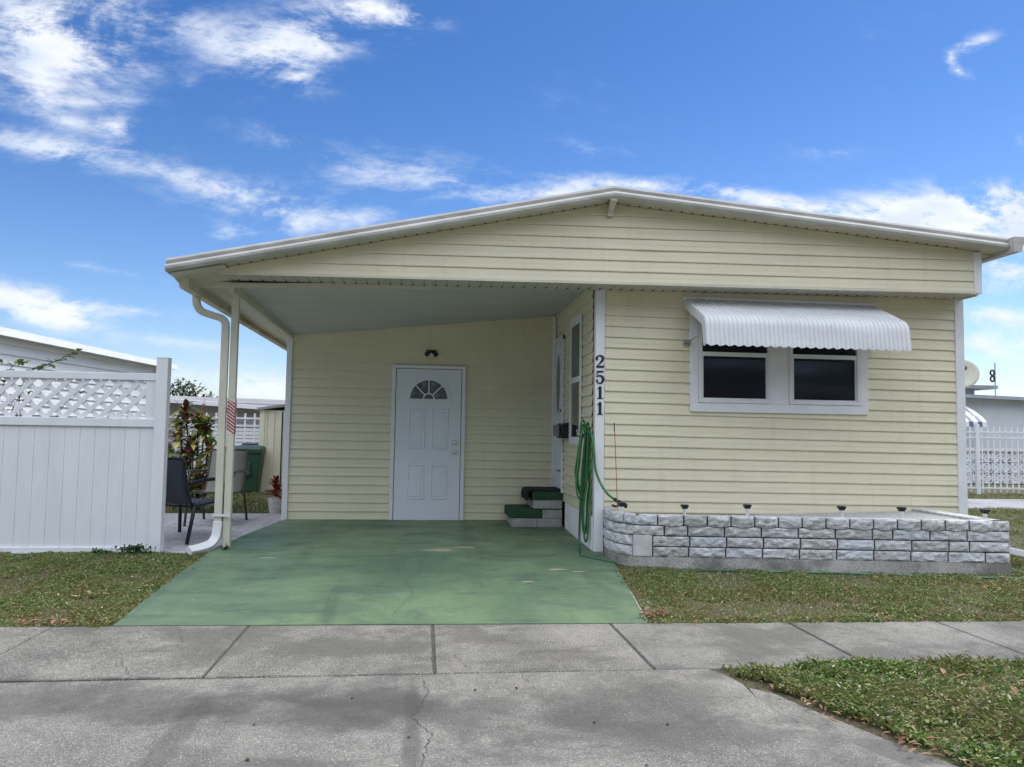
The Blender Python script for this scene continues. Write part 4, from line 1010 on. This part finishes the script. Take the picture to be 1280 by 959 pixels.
# shrub behind the lattice
t = empty('shrub', (-4.2, 8.9, .1), 'leafy shrub behind the lattice fence with twigs rising above the top rail', 'shrub')
fo = MB(); st = MB()
def twig(pts, n, ls):
    P = cat_rom(pts, 6); st.tube(P, lambda u: .008*(1-u*.7), 5)
    for k in range(n):
        i = int(len(P)*(.25+.75*k/n)); p = P[min(i, len(P)-1)]; leaf(fo, p, rdir(r, -20, 50), ls*r.uniform(.6, 1.1), ls*.8, .15, seg=4)
twig([(-4.5, 8.9, .1), (-4.5, 8.9, 1.2), (-4.2, 8.85, 1.85), (-3.92, 8.8, 2.02), (-3.74, 8.8, 2.12)], 34, .095)
twig([(-4.6, 8.9, .1), (-4.6, 8.9, 1.3), (-4.45, 8.85, 1.9), (-4.25, 8.8, 1.98)], 26, .09)
twig([(-4.5, 8.9, .1), (-4.4, 8.9, 1.2), (-4.3, 8.85, 1.8), (-4.15, 8.8, 1.93)], 26, .06)
twig([(-4.7, 8.9, .1), (-4.8, 8.9, 1.2), (-4.65, 8.85, 1.9), (-4.5, 8.8, 2.0)], 18, .07)
twig([(-4.3, 8.9, .1), (-4.1, 8.9, 1.0), (-3.9, 8.85, 1.5), (-3.6, 8.8, 1.72)], 16, .05)
twig([(-4.3, 8.9, .1), (-4.4, 8.9, 1.0), (-4.3, 8.85, 1.5), (-4.2, 8.8, 1.7)], 20, .05)
fo.build('foliage', M_LEAF, t); st.build('twigs', M_BARK, t)
# distant tree
t = empty('tree', (-12.6, 46, .1), 'dark round-crowned tree far behind the left neighbour roofs', 'tree')
fo = MB(); c0 = Vector((-14.0, 46, 2.6))
for k in range(1500):
    q = Vector((r.gauss(0, 1), r.gauss(0, 1), r.gauss(0, 1))).normalized()*r.uniform(.35, 1)**.6
    p = c0+Vector((q.x*2.3, q.y*2.0, q.z*1.5)); 
    if mathutils.noise.noise(p*.9) < -.22: continue
    leaf(fo, p, rdir(r, -60, 60), r.uniform(.22, .42), .16, .1, seg=2)
fo.build('crown', M_TREELEAF, t); st = MB(); st.tube([(-14, 46, .1), (-14, 46, 2.4)], lambda u: .25-.12*u, 8)
for k in range(5): st.tube([(-14, 46, 1.4+k*.2), (-14+math.cos(k*1.3)*1.2, 46+math.sin(k*1.3), 2.9+.2*k)], .06, 6)
st.build('trunk', M_BARK, t)

# ------------------------------------------------------------------ patio chairs
def sling_chair(name, loc, rz, frame_m, sling_m, label, group, back_h=.90, seat_w=.50, rl=.0155, style=0):
    t = empty(name, (0, 0, 0), label, 'chair', group); w = seat_w/2
    # chair faces +Y in local space
    f = MB()
    for s_ in (-1, 1):
        f.tube(cat_rom([(s_*w, .27, .40), (s_*w, -.20, .375), (s_*w, -.27, .42), (s_*w, -.36, .66), (s_*w, -.41, back_h)], 5), .014, 8)
    f.tube([(-w, -.41, back_h), (w, -.41, back_h)], .012, 8); f.tube([(-w, .27, .40), (w, .27, .40)], .013, 8); f.tube([(-w, -.20, .37), (w, -.20, .37)], .012, 8)
    f.build('frame', frame_m, t, smooth=True)
    tr_ = rl
    for s_ in (-1, 1):
        x = s_*(w+.03)
        lg = MB(); lg.tube(cat_rom([(x+s_*.01, .30, 0), (x, .28, .30), (x, .27, .52), (x, .22, .615), (x, .12, .645), (x, -.10, .645), (x, -.33, .62)], 5), tr_, 8); lg.build('leg', frame_m, t, smooth=True); lg = None
        l2 = MB(); l2.tube([(x+s_*.01, -.36, 0), (x, -.24, .38), (x-s_*.03, -.22, .40)], tr_, 8); l2.build('leg', frame_m, t, smooth=True)
    sl = MB(); pr2 = cat_rom([(0, .27, .405), (0, .05, .385), (0, -.18, .385), (0, -.245, .42), (0, -.31, .55), (0, -.365, .70), (0, -.41, back_h)], 4)
    for a, c in zip(pr2, pr2[1:]): sl.quad((-w+.012, a.y, a.z), (w-.012, a.y, a.z), (w-.012, c.y, c.z), (-w+.012, c.y, c.z))
    o = sl.build('sling', sling_m, t, smooth=True); o.modifiers.new('s', 'SOLIDIFY').thickness = .004
    t.location = loc; t.rotation_euler.z = rz
    for ch in t.children: ch.matrix_parent_inverse = Matrix.Identity(4)
    return t
M_CHNAVY = mat('navy_frame', (.010, .012, .028), .35, var=.2); M_SLNAVY = mat('navy_mesh_sling', (.07, .075, .095), .7, var=.25, vscale=60)
M_CHTAN = mat('bronze_frame', (.05, .045, .04), .4, var=.2); M_SLTAN = mat('tan_mesh_sling', (.27, .25, .22), .75, var=.2, vscale=40)
sling_chair('patio_chair', (-2.56, 8.84, .10), rad(-20), M_CHNAVY, M_SLNAVY, 'dark navy mesh patio chair seen from behind, half hidden by the fence post', None, .885, .50, .020)
sling_chair('patio_chair', (-2.52, 9.95, .13), rad(176), M_CHTAN, M_SLTAN, 'tan mesh high-back patio chair behind the carport column', None, .90, .46)

# ------------------------------------------------------------------ bin, shed
M_BIN = mat('bin_green', (.022, .075, .042), .45, var=.2, vscale=5, bump=.1)
t = empty('wheelie_bin', (-3.12, 14.7, .13), 'dark green wheeled bin standing on grass beside the cream shed', 'bin')
b = MB(); b.hexa([(-3.36, 14.45, .17), (-2.97, 14.45, .17), (-2.97, 15.0, .17), (-3.36, 15.0, .17)], [(-3.42, 14.38, .93), (-2.90, 14.38, .93), (-2.90, 15.05, .93), (-3.42, 15.05, .93)]); b.box(-3.43, -2.89, 14.36, 15.06, .86, .93)
b.box(-3.25, -3.08, 14.37, 14.43, .45, .70); b.build('body', M_BIN, t, bevel=.02)
b = MB(); b.hexa([(-3.44, 14.34, .93), (-2.88, 14.34, .93), (-2.88, 15.08, .93), (-3.44, 15.08, .93)], [(-3.40, 14.40, .985), (-2.92, 14.40, .985), (-2.92, 15.08, 1.01), (-3.40, 15.08, 1.01)]); b.build('lid', M_BIN, t, bevel=.015)
b = MB(); b.tube([(-3.40, 15.10, 1.02), (-2.92, 15.10, 1.02)], .016, 8); b.build('handle', M_BLACK, t)
for xx in (-3.40, -2.98):
    b = MB(); b.disc((xx, 14.98, .23), (1, 0, 0), .10, .05, 20); b.build('wheel', M_BLACK, t)
t = empty('garden_shed', (-2.3, 15.4, .13), 'cream metal storage shed with vertical ribs beside the green bin', 'shed')
M_SHED = mat('shed_metal', (.80, .77, .62), .5, var=.1, vscale=4)
b = MB(); b.box(-2.97, -1.5, 14.75, 16.2, .12, 1.66); x = -2.94
while x < -1.55: b.box(x, x+.055, 14.735, 14.75, .13, 1.64); x += .13
b.build('shed_wall', M_SHED, t)
b = MB(); b.box(-3.02, -2.93, 14.72, 14.80, .12, 1.66); b.build('corner_post', M_SHED, t)
b = MB(); b.prism([(-3.06, 14.66, 1.655), (-2.2, 14.66, 1.78), (-1.4, 14.66, 1.66), (-1.4, 14.66, 1.70), (-2.2, 14.66, 1.83), (-3.06, 14.66, 1.70)], (0, 1.6, 0)); b.build('roof', mat('grey_roof_metal', (.33, .33, .32), .5, var=.2), t)
b = MB(); b.box(-2.62, -2.605, 14.728, 14.745, .14, 1.62); b.build('door_seam', M_DARKHOLE, t)

# ------------------------------------------------------------------ picket fences
def picket_fence(a, c, ztop_, zbot, rails, label, sp=.115, w=.028, posts=2.4, post_h=None):
    a, c = Vector((*a, 0)), Vector((*c, 0)); L_ = (c-a).length; d = (c-a)/L_
    t = empty('picket_fence', (a.x, a.y, .13), label, 'fence'); n = Vector((-d.y, d.x, 0))
    b = MB(); s_ = 0
    while s_ <= L_: p = a+d*s_; b.beam((p.x, p.y, zbot), (p.x, p.y, ztop_), w, .012, 0, (n.x, n.y, 0)); s_ += sp
    b.build('pickets', M_WHITE2, t)
    for z in rails: b = MB(); b.beam((a.x, a.y, z), (c.x, c.y, z), .04, .035); b.build('rail', M_WHITE2, t)
    s_ = 0
    while s_ <= L_: p = a+d*s_; b = MB(); b.beam((p.x, p.y, .1), (p.x, p.y, (post_h or ztop_)), .075, .075, 0, (n.x, n.y, 0)); b.build('fence_post', M_WHITE2, t); s_ += posts
picket_fence((-9.5, 16.2), (-2.6, 16.2), 1.62, .2, (1.52, 1.37, .3), 'white picket fence behind the croton and the green bin', .19, .035)
picket_fence((10.2, 16.0), (17.5, 14.6), 1.60, .18, (1.49, 1.37, .27), 'white aluminium picket fence beyond the lane, right of the house', .125, .03, 1.9, 1.66)

# ------------------------------------------------------------------ neighbouring houses
WSID = siding_mat('white_siding', (.80, .81, .82), .06); GSID = siding_mat('grey_siding', (.42, .41, .42), .1); BLW = mat('pale_blue_wall', (.74, .77, .80), .7, var=.08, vscale=1.5, bump=.1)
t = empty('neighbour_house', (-6.5, 15, .13), 'white sided neighbouring house behind the lattice fence at far left', 'house')
def long_wall(parent, name, A, B, n, z1, m, course=.2): return lap_siding(name, A, B, n, z1, m, course, parent=parent, d0=.03)
long_wall(t, 'wall', (-7.6, 6.5, .2), (-6.05, 18.1, .2), (1, -.13, 0), 2.55, WSID, .16)
b = MB(); b.hexa([(-7.48, 6.0, 2.76), (-5.66, 18.5, 2.64), (-16, 18.5, 3.6), (-16, 6, 3.7)], [(-7.52, 6.0, 2.90), (-5.70, 18.5, 2.76), (-16, 18.5, 3.75), (-16, 6, 3.85)]); b.build('roof', M_WHITE, t)
b = MB(); b.box(-6.14, -6.0, 18.02, 18.2, .2, 2.7); b.build('corner_trim', M_WHITE, t)
b = MB(); b.box(-16, -6.14, 18.05, 18.15, .1, 2.7); b.build('end_wall', WSID, t)
# grey-white house further back
t = empty('neighbour_house', (-6, 24, .13), 'low grey house with white roof edge behind the left picket fence', 'house')
long_wall(t, 'wall', (-12, 21.0, .15), (-3.2, 26.0, .15), (.5, -.86, 0), 1.95, GSID, .15)
b = MB(); b.hexa([(-12, 20.7, 2.28), (-2.6, 25.6, 1.78), (-6, 32, 2.1), (-15, 27, 2.5)], [(-12, 20.7, 2.42), (-2.6, 25.6, 1.88), (-6, 32, 2.3), (-15, 27, 2.7)]); b.build('roof', M_WHITE, t)
# shutter strips on that wall
b = MB()
for z in [.4+.11*i for i in range(9)]: b.beam((-6.6, 23.85, z), (-4.4, 25.1, z), .02, .09)
b.build('louvre_screen', M_WHITE, t)
# right house
t = empty('neighbour_house', (18, 23, .13), 'pale blue flat-roofed neighbouring house beyond the right picket fence', 'house')
b = MB(); b.hexa([(13, 22, .1), (34, 20.5, .1), (34, 30, .1), (13, 30, .1)], [(13, 22, 2.72), (34, 20.5, 2.2), (34, 30, 2.4), (13, 30, 2.8)]); b.build('wall', BLW, t)
M_BLR = mat('grey_blue_metal', (.42, .46, .52), .5, var=.2)
b = MB(); b.hexa([(12.6, 21.7, 2.70), (34, 20.1, 2.05), (34, 31, 2.3), (12.6, 31, 2.8)], [(12.6, 21.7, 2.80), (34, 20.1, 2.15), (34, 31, 2.5), (12.6, 31, 2.95)]); b.build('roof', M_BLR, t)
b = MB(); b.box(12, 17.3, 22.5, 28, 2.72, 2.93); b.box(11.8, 17.95, 22.3, 28.2, 2.93, 3.04); b.build('raised_roof', mat('raised_roof_grey', (.34, .34, .35), .6, var=.25), t)
w = MB(); w.box(16.2, 16.78, 21.78, 21.84, .9, 2.5); w.build('window', M_GLASS, t)
b = MB()
for i in range(14): b.box(16.84, 16.86+.0, 21.72, 21.8, .9, 2.5) if i == 0 else None
for i in range(9): b.box(16.2, 16.78, 21.765, 21.775, 1.0+i*.15, 1.03+i*.15)
b.build('window_bars', M_WHITE, t)
# curved striped awning
b = MB(); pr3 = [(21.7, 2.42), (21.2, 2.18), (20.85, 1.98), (20.7, 1.85), (20.68, 1.70)]; xs_ = [15.02+i*.14 for i in range(10)]
for i in range(len(xs_)-1):
    for (ya, za), (yb, zb_) in zip(pr3, pr3[1:]): b.quad((xs_[i], ya, za), (xs_[i+1], ya, za), (xs_[i+1], yb, zb_), (xs_[i], yb, zb_), 1 if i in (5, 7) else 0)
o = b.build('window_awning', [M_WHITE, mat('slate_stripe', (.12, .15, .22), .5)], t)
# low patterned screen-block wall behind fence
t = empty('screen_block_wall', (16, 19, .13), 'low white ornamental screen-block wall behind the right picket fence', 'wall')
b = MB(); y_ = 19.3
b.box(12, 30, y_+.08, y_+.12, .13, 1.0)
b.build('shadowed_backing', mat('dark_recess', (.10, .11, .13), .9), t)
b = MB(); x = 12.5
while x < 26:
    for k in range(3):
        z = .15+k*.29; s_ = .28
        b.box(x, x+s_, y_, y_+.08, z, z+.03); b.box(x, x+.03, y_, y_+.08, z, z+.29)
        b.beam((x+.02, y_+.04, z+.15), (x+.15, y_+.04, z+.28), .06, .035, 0, (0, 1, .001)); b.beam((x+.15, y_+.04, z+.28), (x+.28, y_+.04, z+.15), .06, .035, 0, (0, 1, .001))
        b.beam((x+.02, y_+.04, z+.15), (x+.15, y_+.04, z+.03), .06, .035, 0, (0, 1, .001)); b.beam((x+.15, y_+.04, z+.03), (x+.28, y_+.04, z+.15), .06, .035, 0, (0, 1, .001))
        b.box(x+.10, x+.20, y_+.02, y_+.07, z+.10, z+.20)
    if int((x-12.5)/.28) % 4 == 1: pass
    x += .28
b.box(12, 27, y_-.03, y_+.14, 1.02, 1.10); b.build('block_lattice', M_WHITE, t)
# satellite dish
t = empty('satellite_dish', (15.9, 21.9, 2.9), 'beige mesh satellite dish on the right neighbour roof', 'dish')
b = MB(); c0 = Vector((16.22, 21.6, 3.30)); ax = Vector((-.45, -.8, .25)).normalized(); a_ = ax.orthogonal().normalized(); b_ = ax.cross(a_); NRr = 6; NS = 28; R_ = .45
vs = [c0]; fs = []
for i in range(1, NRr+1):
    rr = R_*i/NRr
    for k in range(NS): an = 2*math.pi*k/NS; vs.append(c0+a_*rr*math.cos(an)+b_*rr*math.sin(an)+ax*(rr*rr*.35))
for k in range(NS): fs.append((0, 1+k, 1+(k+1) % NS))
for i in range(NRr-1):
    for k in range(NS): fs.append((1+i*NS+k, 1+i*NS+(k+1) % NS, 1+(i+1)*NS+(k+1) % NS, 1+(i+1)*NS+k))
b.add(vs, fs); o = b.build('reflector', mat('dish_beige', (.62, .60, .48), .5, var=.1), t, smooth=True); o.modifiers.new('s', 'SOLIDIFY').thickness = .02
b = MB()
for k in range(8): an = 2*math.pi*k/8; b.tube([c0-ax*.02, c0+(a_*math.cos(an)+b_*math.sin(an))*R_+ax*(R_*R_*.35-.02)], .012, 5)
b.tube([(16.42, 21.9, 2.9), c0-ax*.05], .04, 8); b.tube([c0+ax*.0-b_*.3, c0+ax*.55], .015, 6); b.disc(c0+ax*.5, ax, .06, .08, 12); b.build('mount', M_CHTAN, t)
# antenna with two rings
t = empty('ring_antenna', (17.65, 22.4, 2.5), 'thin mast with two black ring antennas on the right neighbour roof', 'antenna')
b = MB(); b.tube([(17.62, 22, 2.4), (17.62, 22, 3.72)], .022, 6); b.build('mast', M_BLR, t)
for zc in (3.41, 3.22):
    b = MB(); b.tube([(17.53+.065*math.cos(k*.3142), 22, zc+.08*math.sin(k*.3142)) for k in range(21)], .028, 6); b.tube([(17.58, 22, zc), (17.62, 22, zc)], .018, 5); b.build('ring', M_BLACK, t)

# ------------------------------------------------------------------ world: Nishita sky with procedural clouds
SUN_EL, SUN_AZ = rad(56), rad(62)         # azimuth measured from +Y towards +X
w = bpy.data.worlds.new('World'); S.world = w; w.use_nodes = True
w.cycles.sampling_method = 'MANUAL'; w.cycles.sample_map_resolution = 512
h = NT(w.node_tree); bg = h.N['Background']; bg.inputs['Strength'].default_value = .1
sky = h.N.new('ShaderNodeTexSky'); sky.sky_type = 'NISHITA'; sky.sun_disc = False; sky.sun_elevation = SUN_EL; sky.sun_rotation = SUN_AZ
sky.air_density = 1.0; sky.dust_density = .3; sky.ozone_density = 2.5; sky.altitude = 0
tc = h.N.new('ShaderNodeTexCoord'); sp = h.N.new('ShaderNodeSeparateXYZ'); h.L.new(tc.outputs['Generated'], sp.inputs[0])
X, Y, Z = sp.outputs
ysafe = h.m('MAXIMUM', Y, .05); U_ = h.m('DIVIDE', X, ysafe); V_ = h.m('DIVIDE', Z, ysafe)
cb = h.N.new('ShaderNodeCombineXYZ'); h.L.new(U_, cb.inputs[0]); h.L.new(V_, cb.inputs[1]); uv = cb.outputs[0]
zc = h.m('MAXIMUM', h.m('ADD', Z, .12), .06)
cb2 = h.N.new('ShaderNodeCombineXYZ'); h.L.new(h.m('DIVIDE', X, zc), cb2.inputs[0]); h.L.new(h.m('DIVIDE', Y, zc), cb2.inputs[1]); pl3 = cb2.outputs[0]
def px_uv(x, y):
    d = fw+RT*(x-640)/FPX-UP*(y-479.5)/FPX; return d.x/d.y, d.z/d.y
def blob(x, y, rx, ry, ang=0, k=1.):
    u0, v0 = px_uv(x, y)
    mp = h.N.new('ShaderNodeMapping'); mp.vector_type = 'TEXTURE'; h.L.new(uv, mp.inputs[0])
    mp.inputs['Location'].default_value = (u0, v0, 0); mp.inputs['Rotation'].default_value = (0, 0, rad(-ang)); mp.inputs['Scale'].default_value = (rx/FPX*2.15, ry/FPX*2.15, 1)
    gr = h.N.new('ShaderNodeTexGradient'); gr.gradient_type = 'QUADRATIC_SPHERE'; h.L.new(mp.outputs[0], gr.inputs[0])
    return h.m('MULTIPLY', gr.outputs['Fac'], k*1.15)
# ang: clockwise tilt in the picture (down to the right)
BL_ = [(40, 45, 85, 80, 0, 1.0), (115, 62, 70, 38, 20, .8), (190, 25, 85, 28, 10, .6), (290, 62, 80, 36, 10, .42), (350, 45, 50, 60, 60, .7), (410, 50, 55, 28, -20, .85), (470, 12, 70, 18, 5, .95), (515, 30, 20, 30, 60, .7),
       (365, 92, 40, 15, 20, .6), (62, 187, 74, 14, 8, 1.15), (145, 160, 24, 16, 10, .8), (85, 152, 26, 9, 10, .5), (50, 115, 26, 20, 30, .45), (245, 104, 14, 8, 0, .55), (130, 128, 45, 8, -5, .5),
       (240, 222, 150, 22, 16, .5), (400, 262, 150, 26, 3, .52), (570, 228, 130, 26, 5, .55), (360, 175, 60, 14, 10, .42), (320, 290, 90, 12, -8, .6), (480, 215, 90, 25, 0, .35),
       (690, 242, 95, 10, -6, .7), (800, 232, 130, 11, 2, .75), (920, 243, 90, 13, 7, .85), (1010, 266, 70, 10, 8, .7), (1200, 268, 140, 34, -4, 1.5), (1260, 262, 80, 44, -10, 1.4), (1120, 280, 110, 22, 6, 1.1),
       (1262, 330, 70, 34, 0, 1.3), (1250, 395, 80, 12, 2, 1.1), (1245, 430, 90, 20, -4, 1.25), (1250, 470, 90, 18, 0, .85), (1212, 55, 36, 10, -22, 1.15), (1198, 88, 24, 9, 25, .95), (1188, 72, 10, 16, 0, .6), (1214, 200, 10, 8, 40, .5), (1275, 175, 12, 10, 0, .5),
       (60, 390, 75, 20, 12, .85), (25, 375, 60, 22, 10, .6), (180, 390, 90, 9, 5, .5), (120, 335, 80, 6, 8, .38), (220, 365, 70, 5, 0, .35), (330, 480, 170, 26, 0, .72), (240, 430, 90, 8, 4, .4), (340, 395, 90, 6, 4, .3), (730, 185, 60, 10, 6, .3), (1040, 190, 60, 12, 0, .28), (940, 218, 22, 4, 8, .4)]
tot = None
for q in BL_: e = blob(*q); tot = e if tot is None else h.m('ADD', tot, e)
n1 = h.noise(h.mapping(uv, (1, 1.6, 1), (0, 0, rad(-8))), 4.8, 7, .66, .55); n2 = h.noise(h.mapping(uv, (1, 2.6, 1), (0, 0, rad(16)), (3, 1, 0)), 13, 6, .7, 0)
nn = h.m('ADD', h.m('MULTIPLY', n1, .62), h.m('MULTIPLY', n2, .38))
dens = h.m('MULTIPLY', h.m('MINIMUM', tot, 1.25), h.ramp(nn, .36, .62, .10, 1.2))
dens = h.m('SUBTRACT', dens, h.m('MULTIPLY', h.m('SUBTRACT', .5, nn), 1.25))
front_ = h.ramp(dens, .04, 1.15)
# clouds everywhere else: what the camera does not look at
nb = h.noise(pl3, 1.1, 3, .6, 0); gen = h.ramp(nb, .28, .52)
sel = h.ramp(Y, .15, .35)
mx = h.m('ADD', h.m('MULTIPLY', front_, sel), h.m('MULTIPLY', gen, h.m('SUBTRACT', 1, sel)))
mx = h.m('MULTIPLY', mx, h.ramp(Z, -.01, .01))
shade = h.noise(h.mapping(uv, (1, 2, 1), (0, 0, 0), (.02, .03, 0)), 6, 4, .55, 0)
low = h.ramp(V_, .02, .25)
ccol = h.mix(h.ramp(shade, .35, .62), (4.6, 5.2, 6.3), (6.3, 6.5, 6.9))
SKYC = h.N.new('ShaderNodeHueSaturation'); h.L.new(sky.outputs[0], SKYC.inputs['Color']); SKYC.inputs['Saturation'].default_value = 1.18; SKYC.inputs['Value'].default_value = .62
gm2 = h.N.new('ShaderNodeVectorMath'); gm2.operation = 'MULTIPLY'; h.L.new(SKYC.outputs[0], gm2.inputs[0]); h.L.new(h.mix(h.ramp(Z, .02, .50), (1.42, 1.42, 1.62), (.80, 1.04, 1.36)), gm2.inputs[1])
# unseen sky behind camera: brightened overhead for fill, darkened low to dim the carport
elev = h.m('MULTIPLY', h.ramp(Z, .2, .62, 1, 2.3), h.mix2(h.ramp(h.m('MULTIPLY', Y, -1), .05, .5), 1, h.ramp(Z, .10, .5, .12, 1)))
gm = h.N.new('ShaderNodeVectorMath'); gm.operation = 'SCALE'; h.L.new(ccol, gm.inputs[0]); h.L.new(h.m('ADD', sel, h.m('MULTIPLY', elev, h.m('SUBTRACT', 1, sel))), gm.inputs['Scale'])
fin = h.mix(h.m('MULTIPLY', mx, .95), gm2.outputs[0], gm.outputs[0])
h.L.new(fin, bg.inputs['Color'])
sd = bpy.data.lights.new('sun', 'SUN'); sd.energy = 1.5; sd.angle = rad(24); sd.color = (1, .93, .82); so = bpy.data.objects.new('sun', sd); COL.objects.link(so)
dirv = Vector((math.sin(SUN_AZ)*math.cos(SUN_EL), math.cos(SUN_AZ)*math.cos(SUN_EL), math.sin(SUN_EL)))
so.rotation_euler = dirv.to_track_quat('Z', 'Y').to_euler(); so.location = (0, 0, 20)
S.render.engine = 'CYCLES'; S.view_settings.view_transform = 'Standard'; S.view_settings.look = 'None'; S.view_settings.gamma = 1; S.view_settings.exposure = .7
S.render.resolution_x, S.render.resolution_y = 1024, 767
S.cycles.max_bounces = 5; S.cycles.transparent_max_bounces = 4; S.cycles.diffuse_bounces = 3
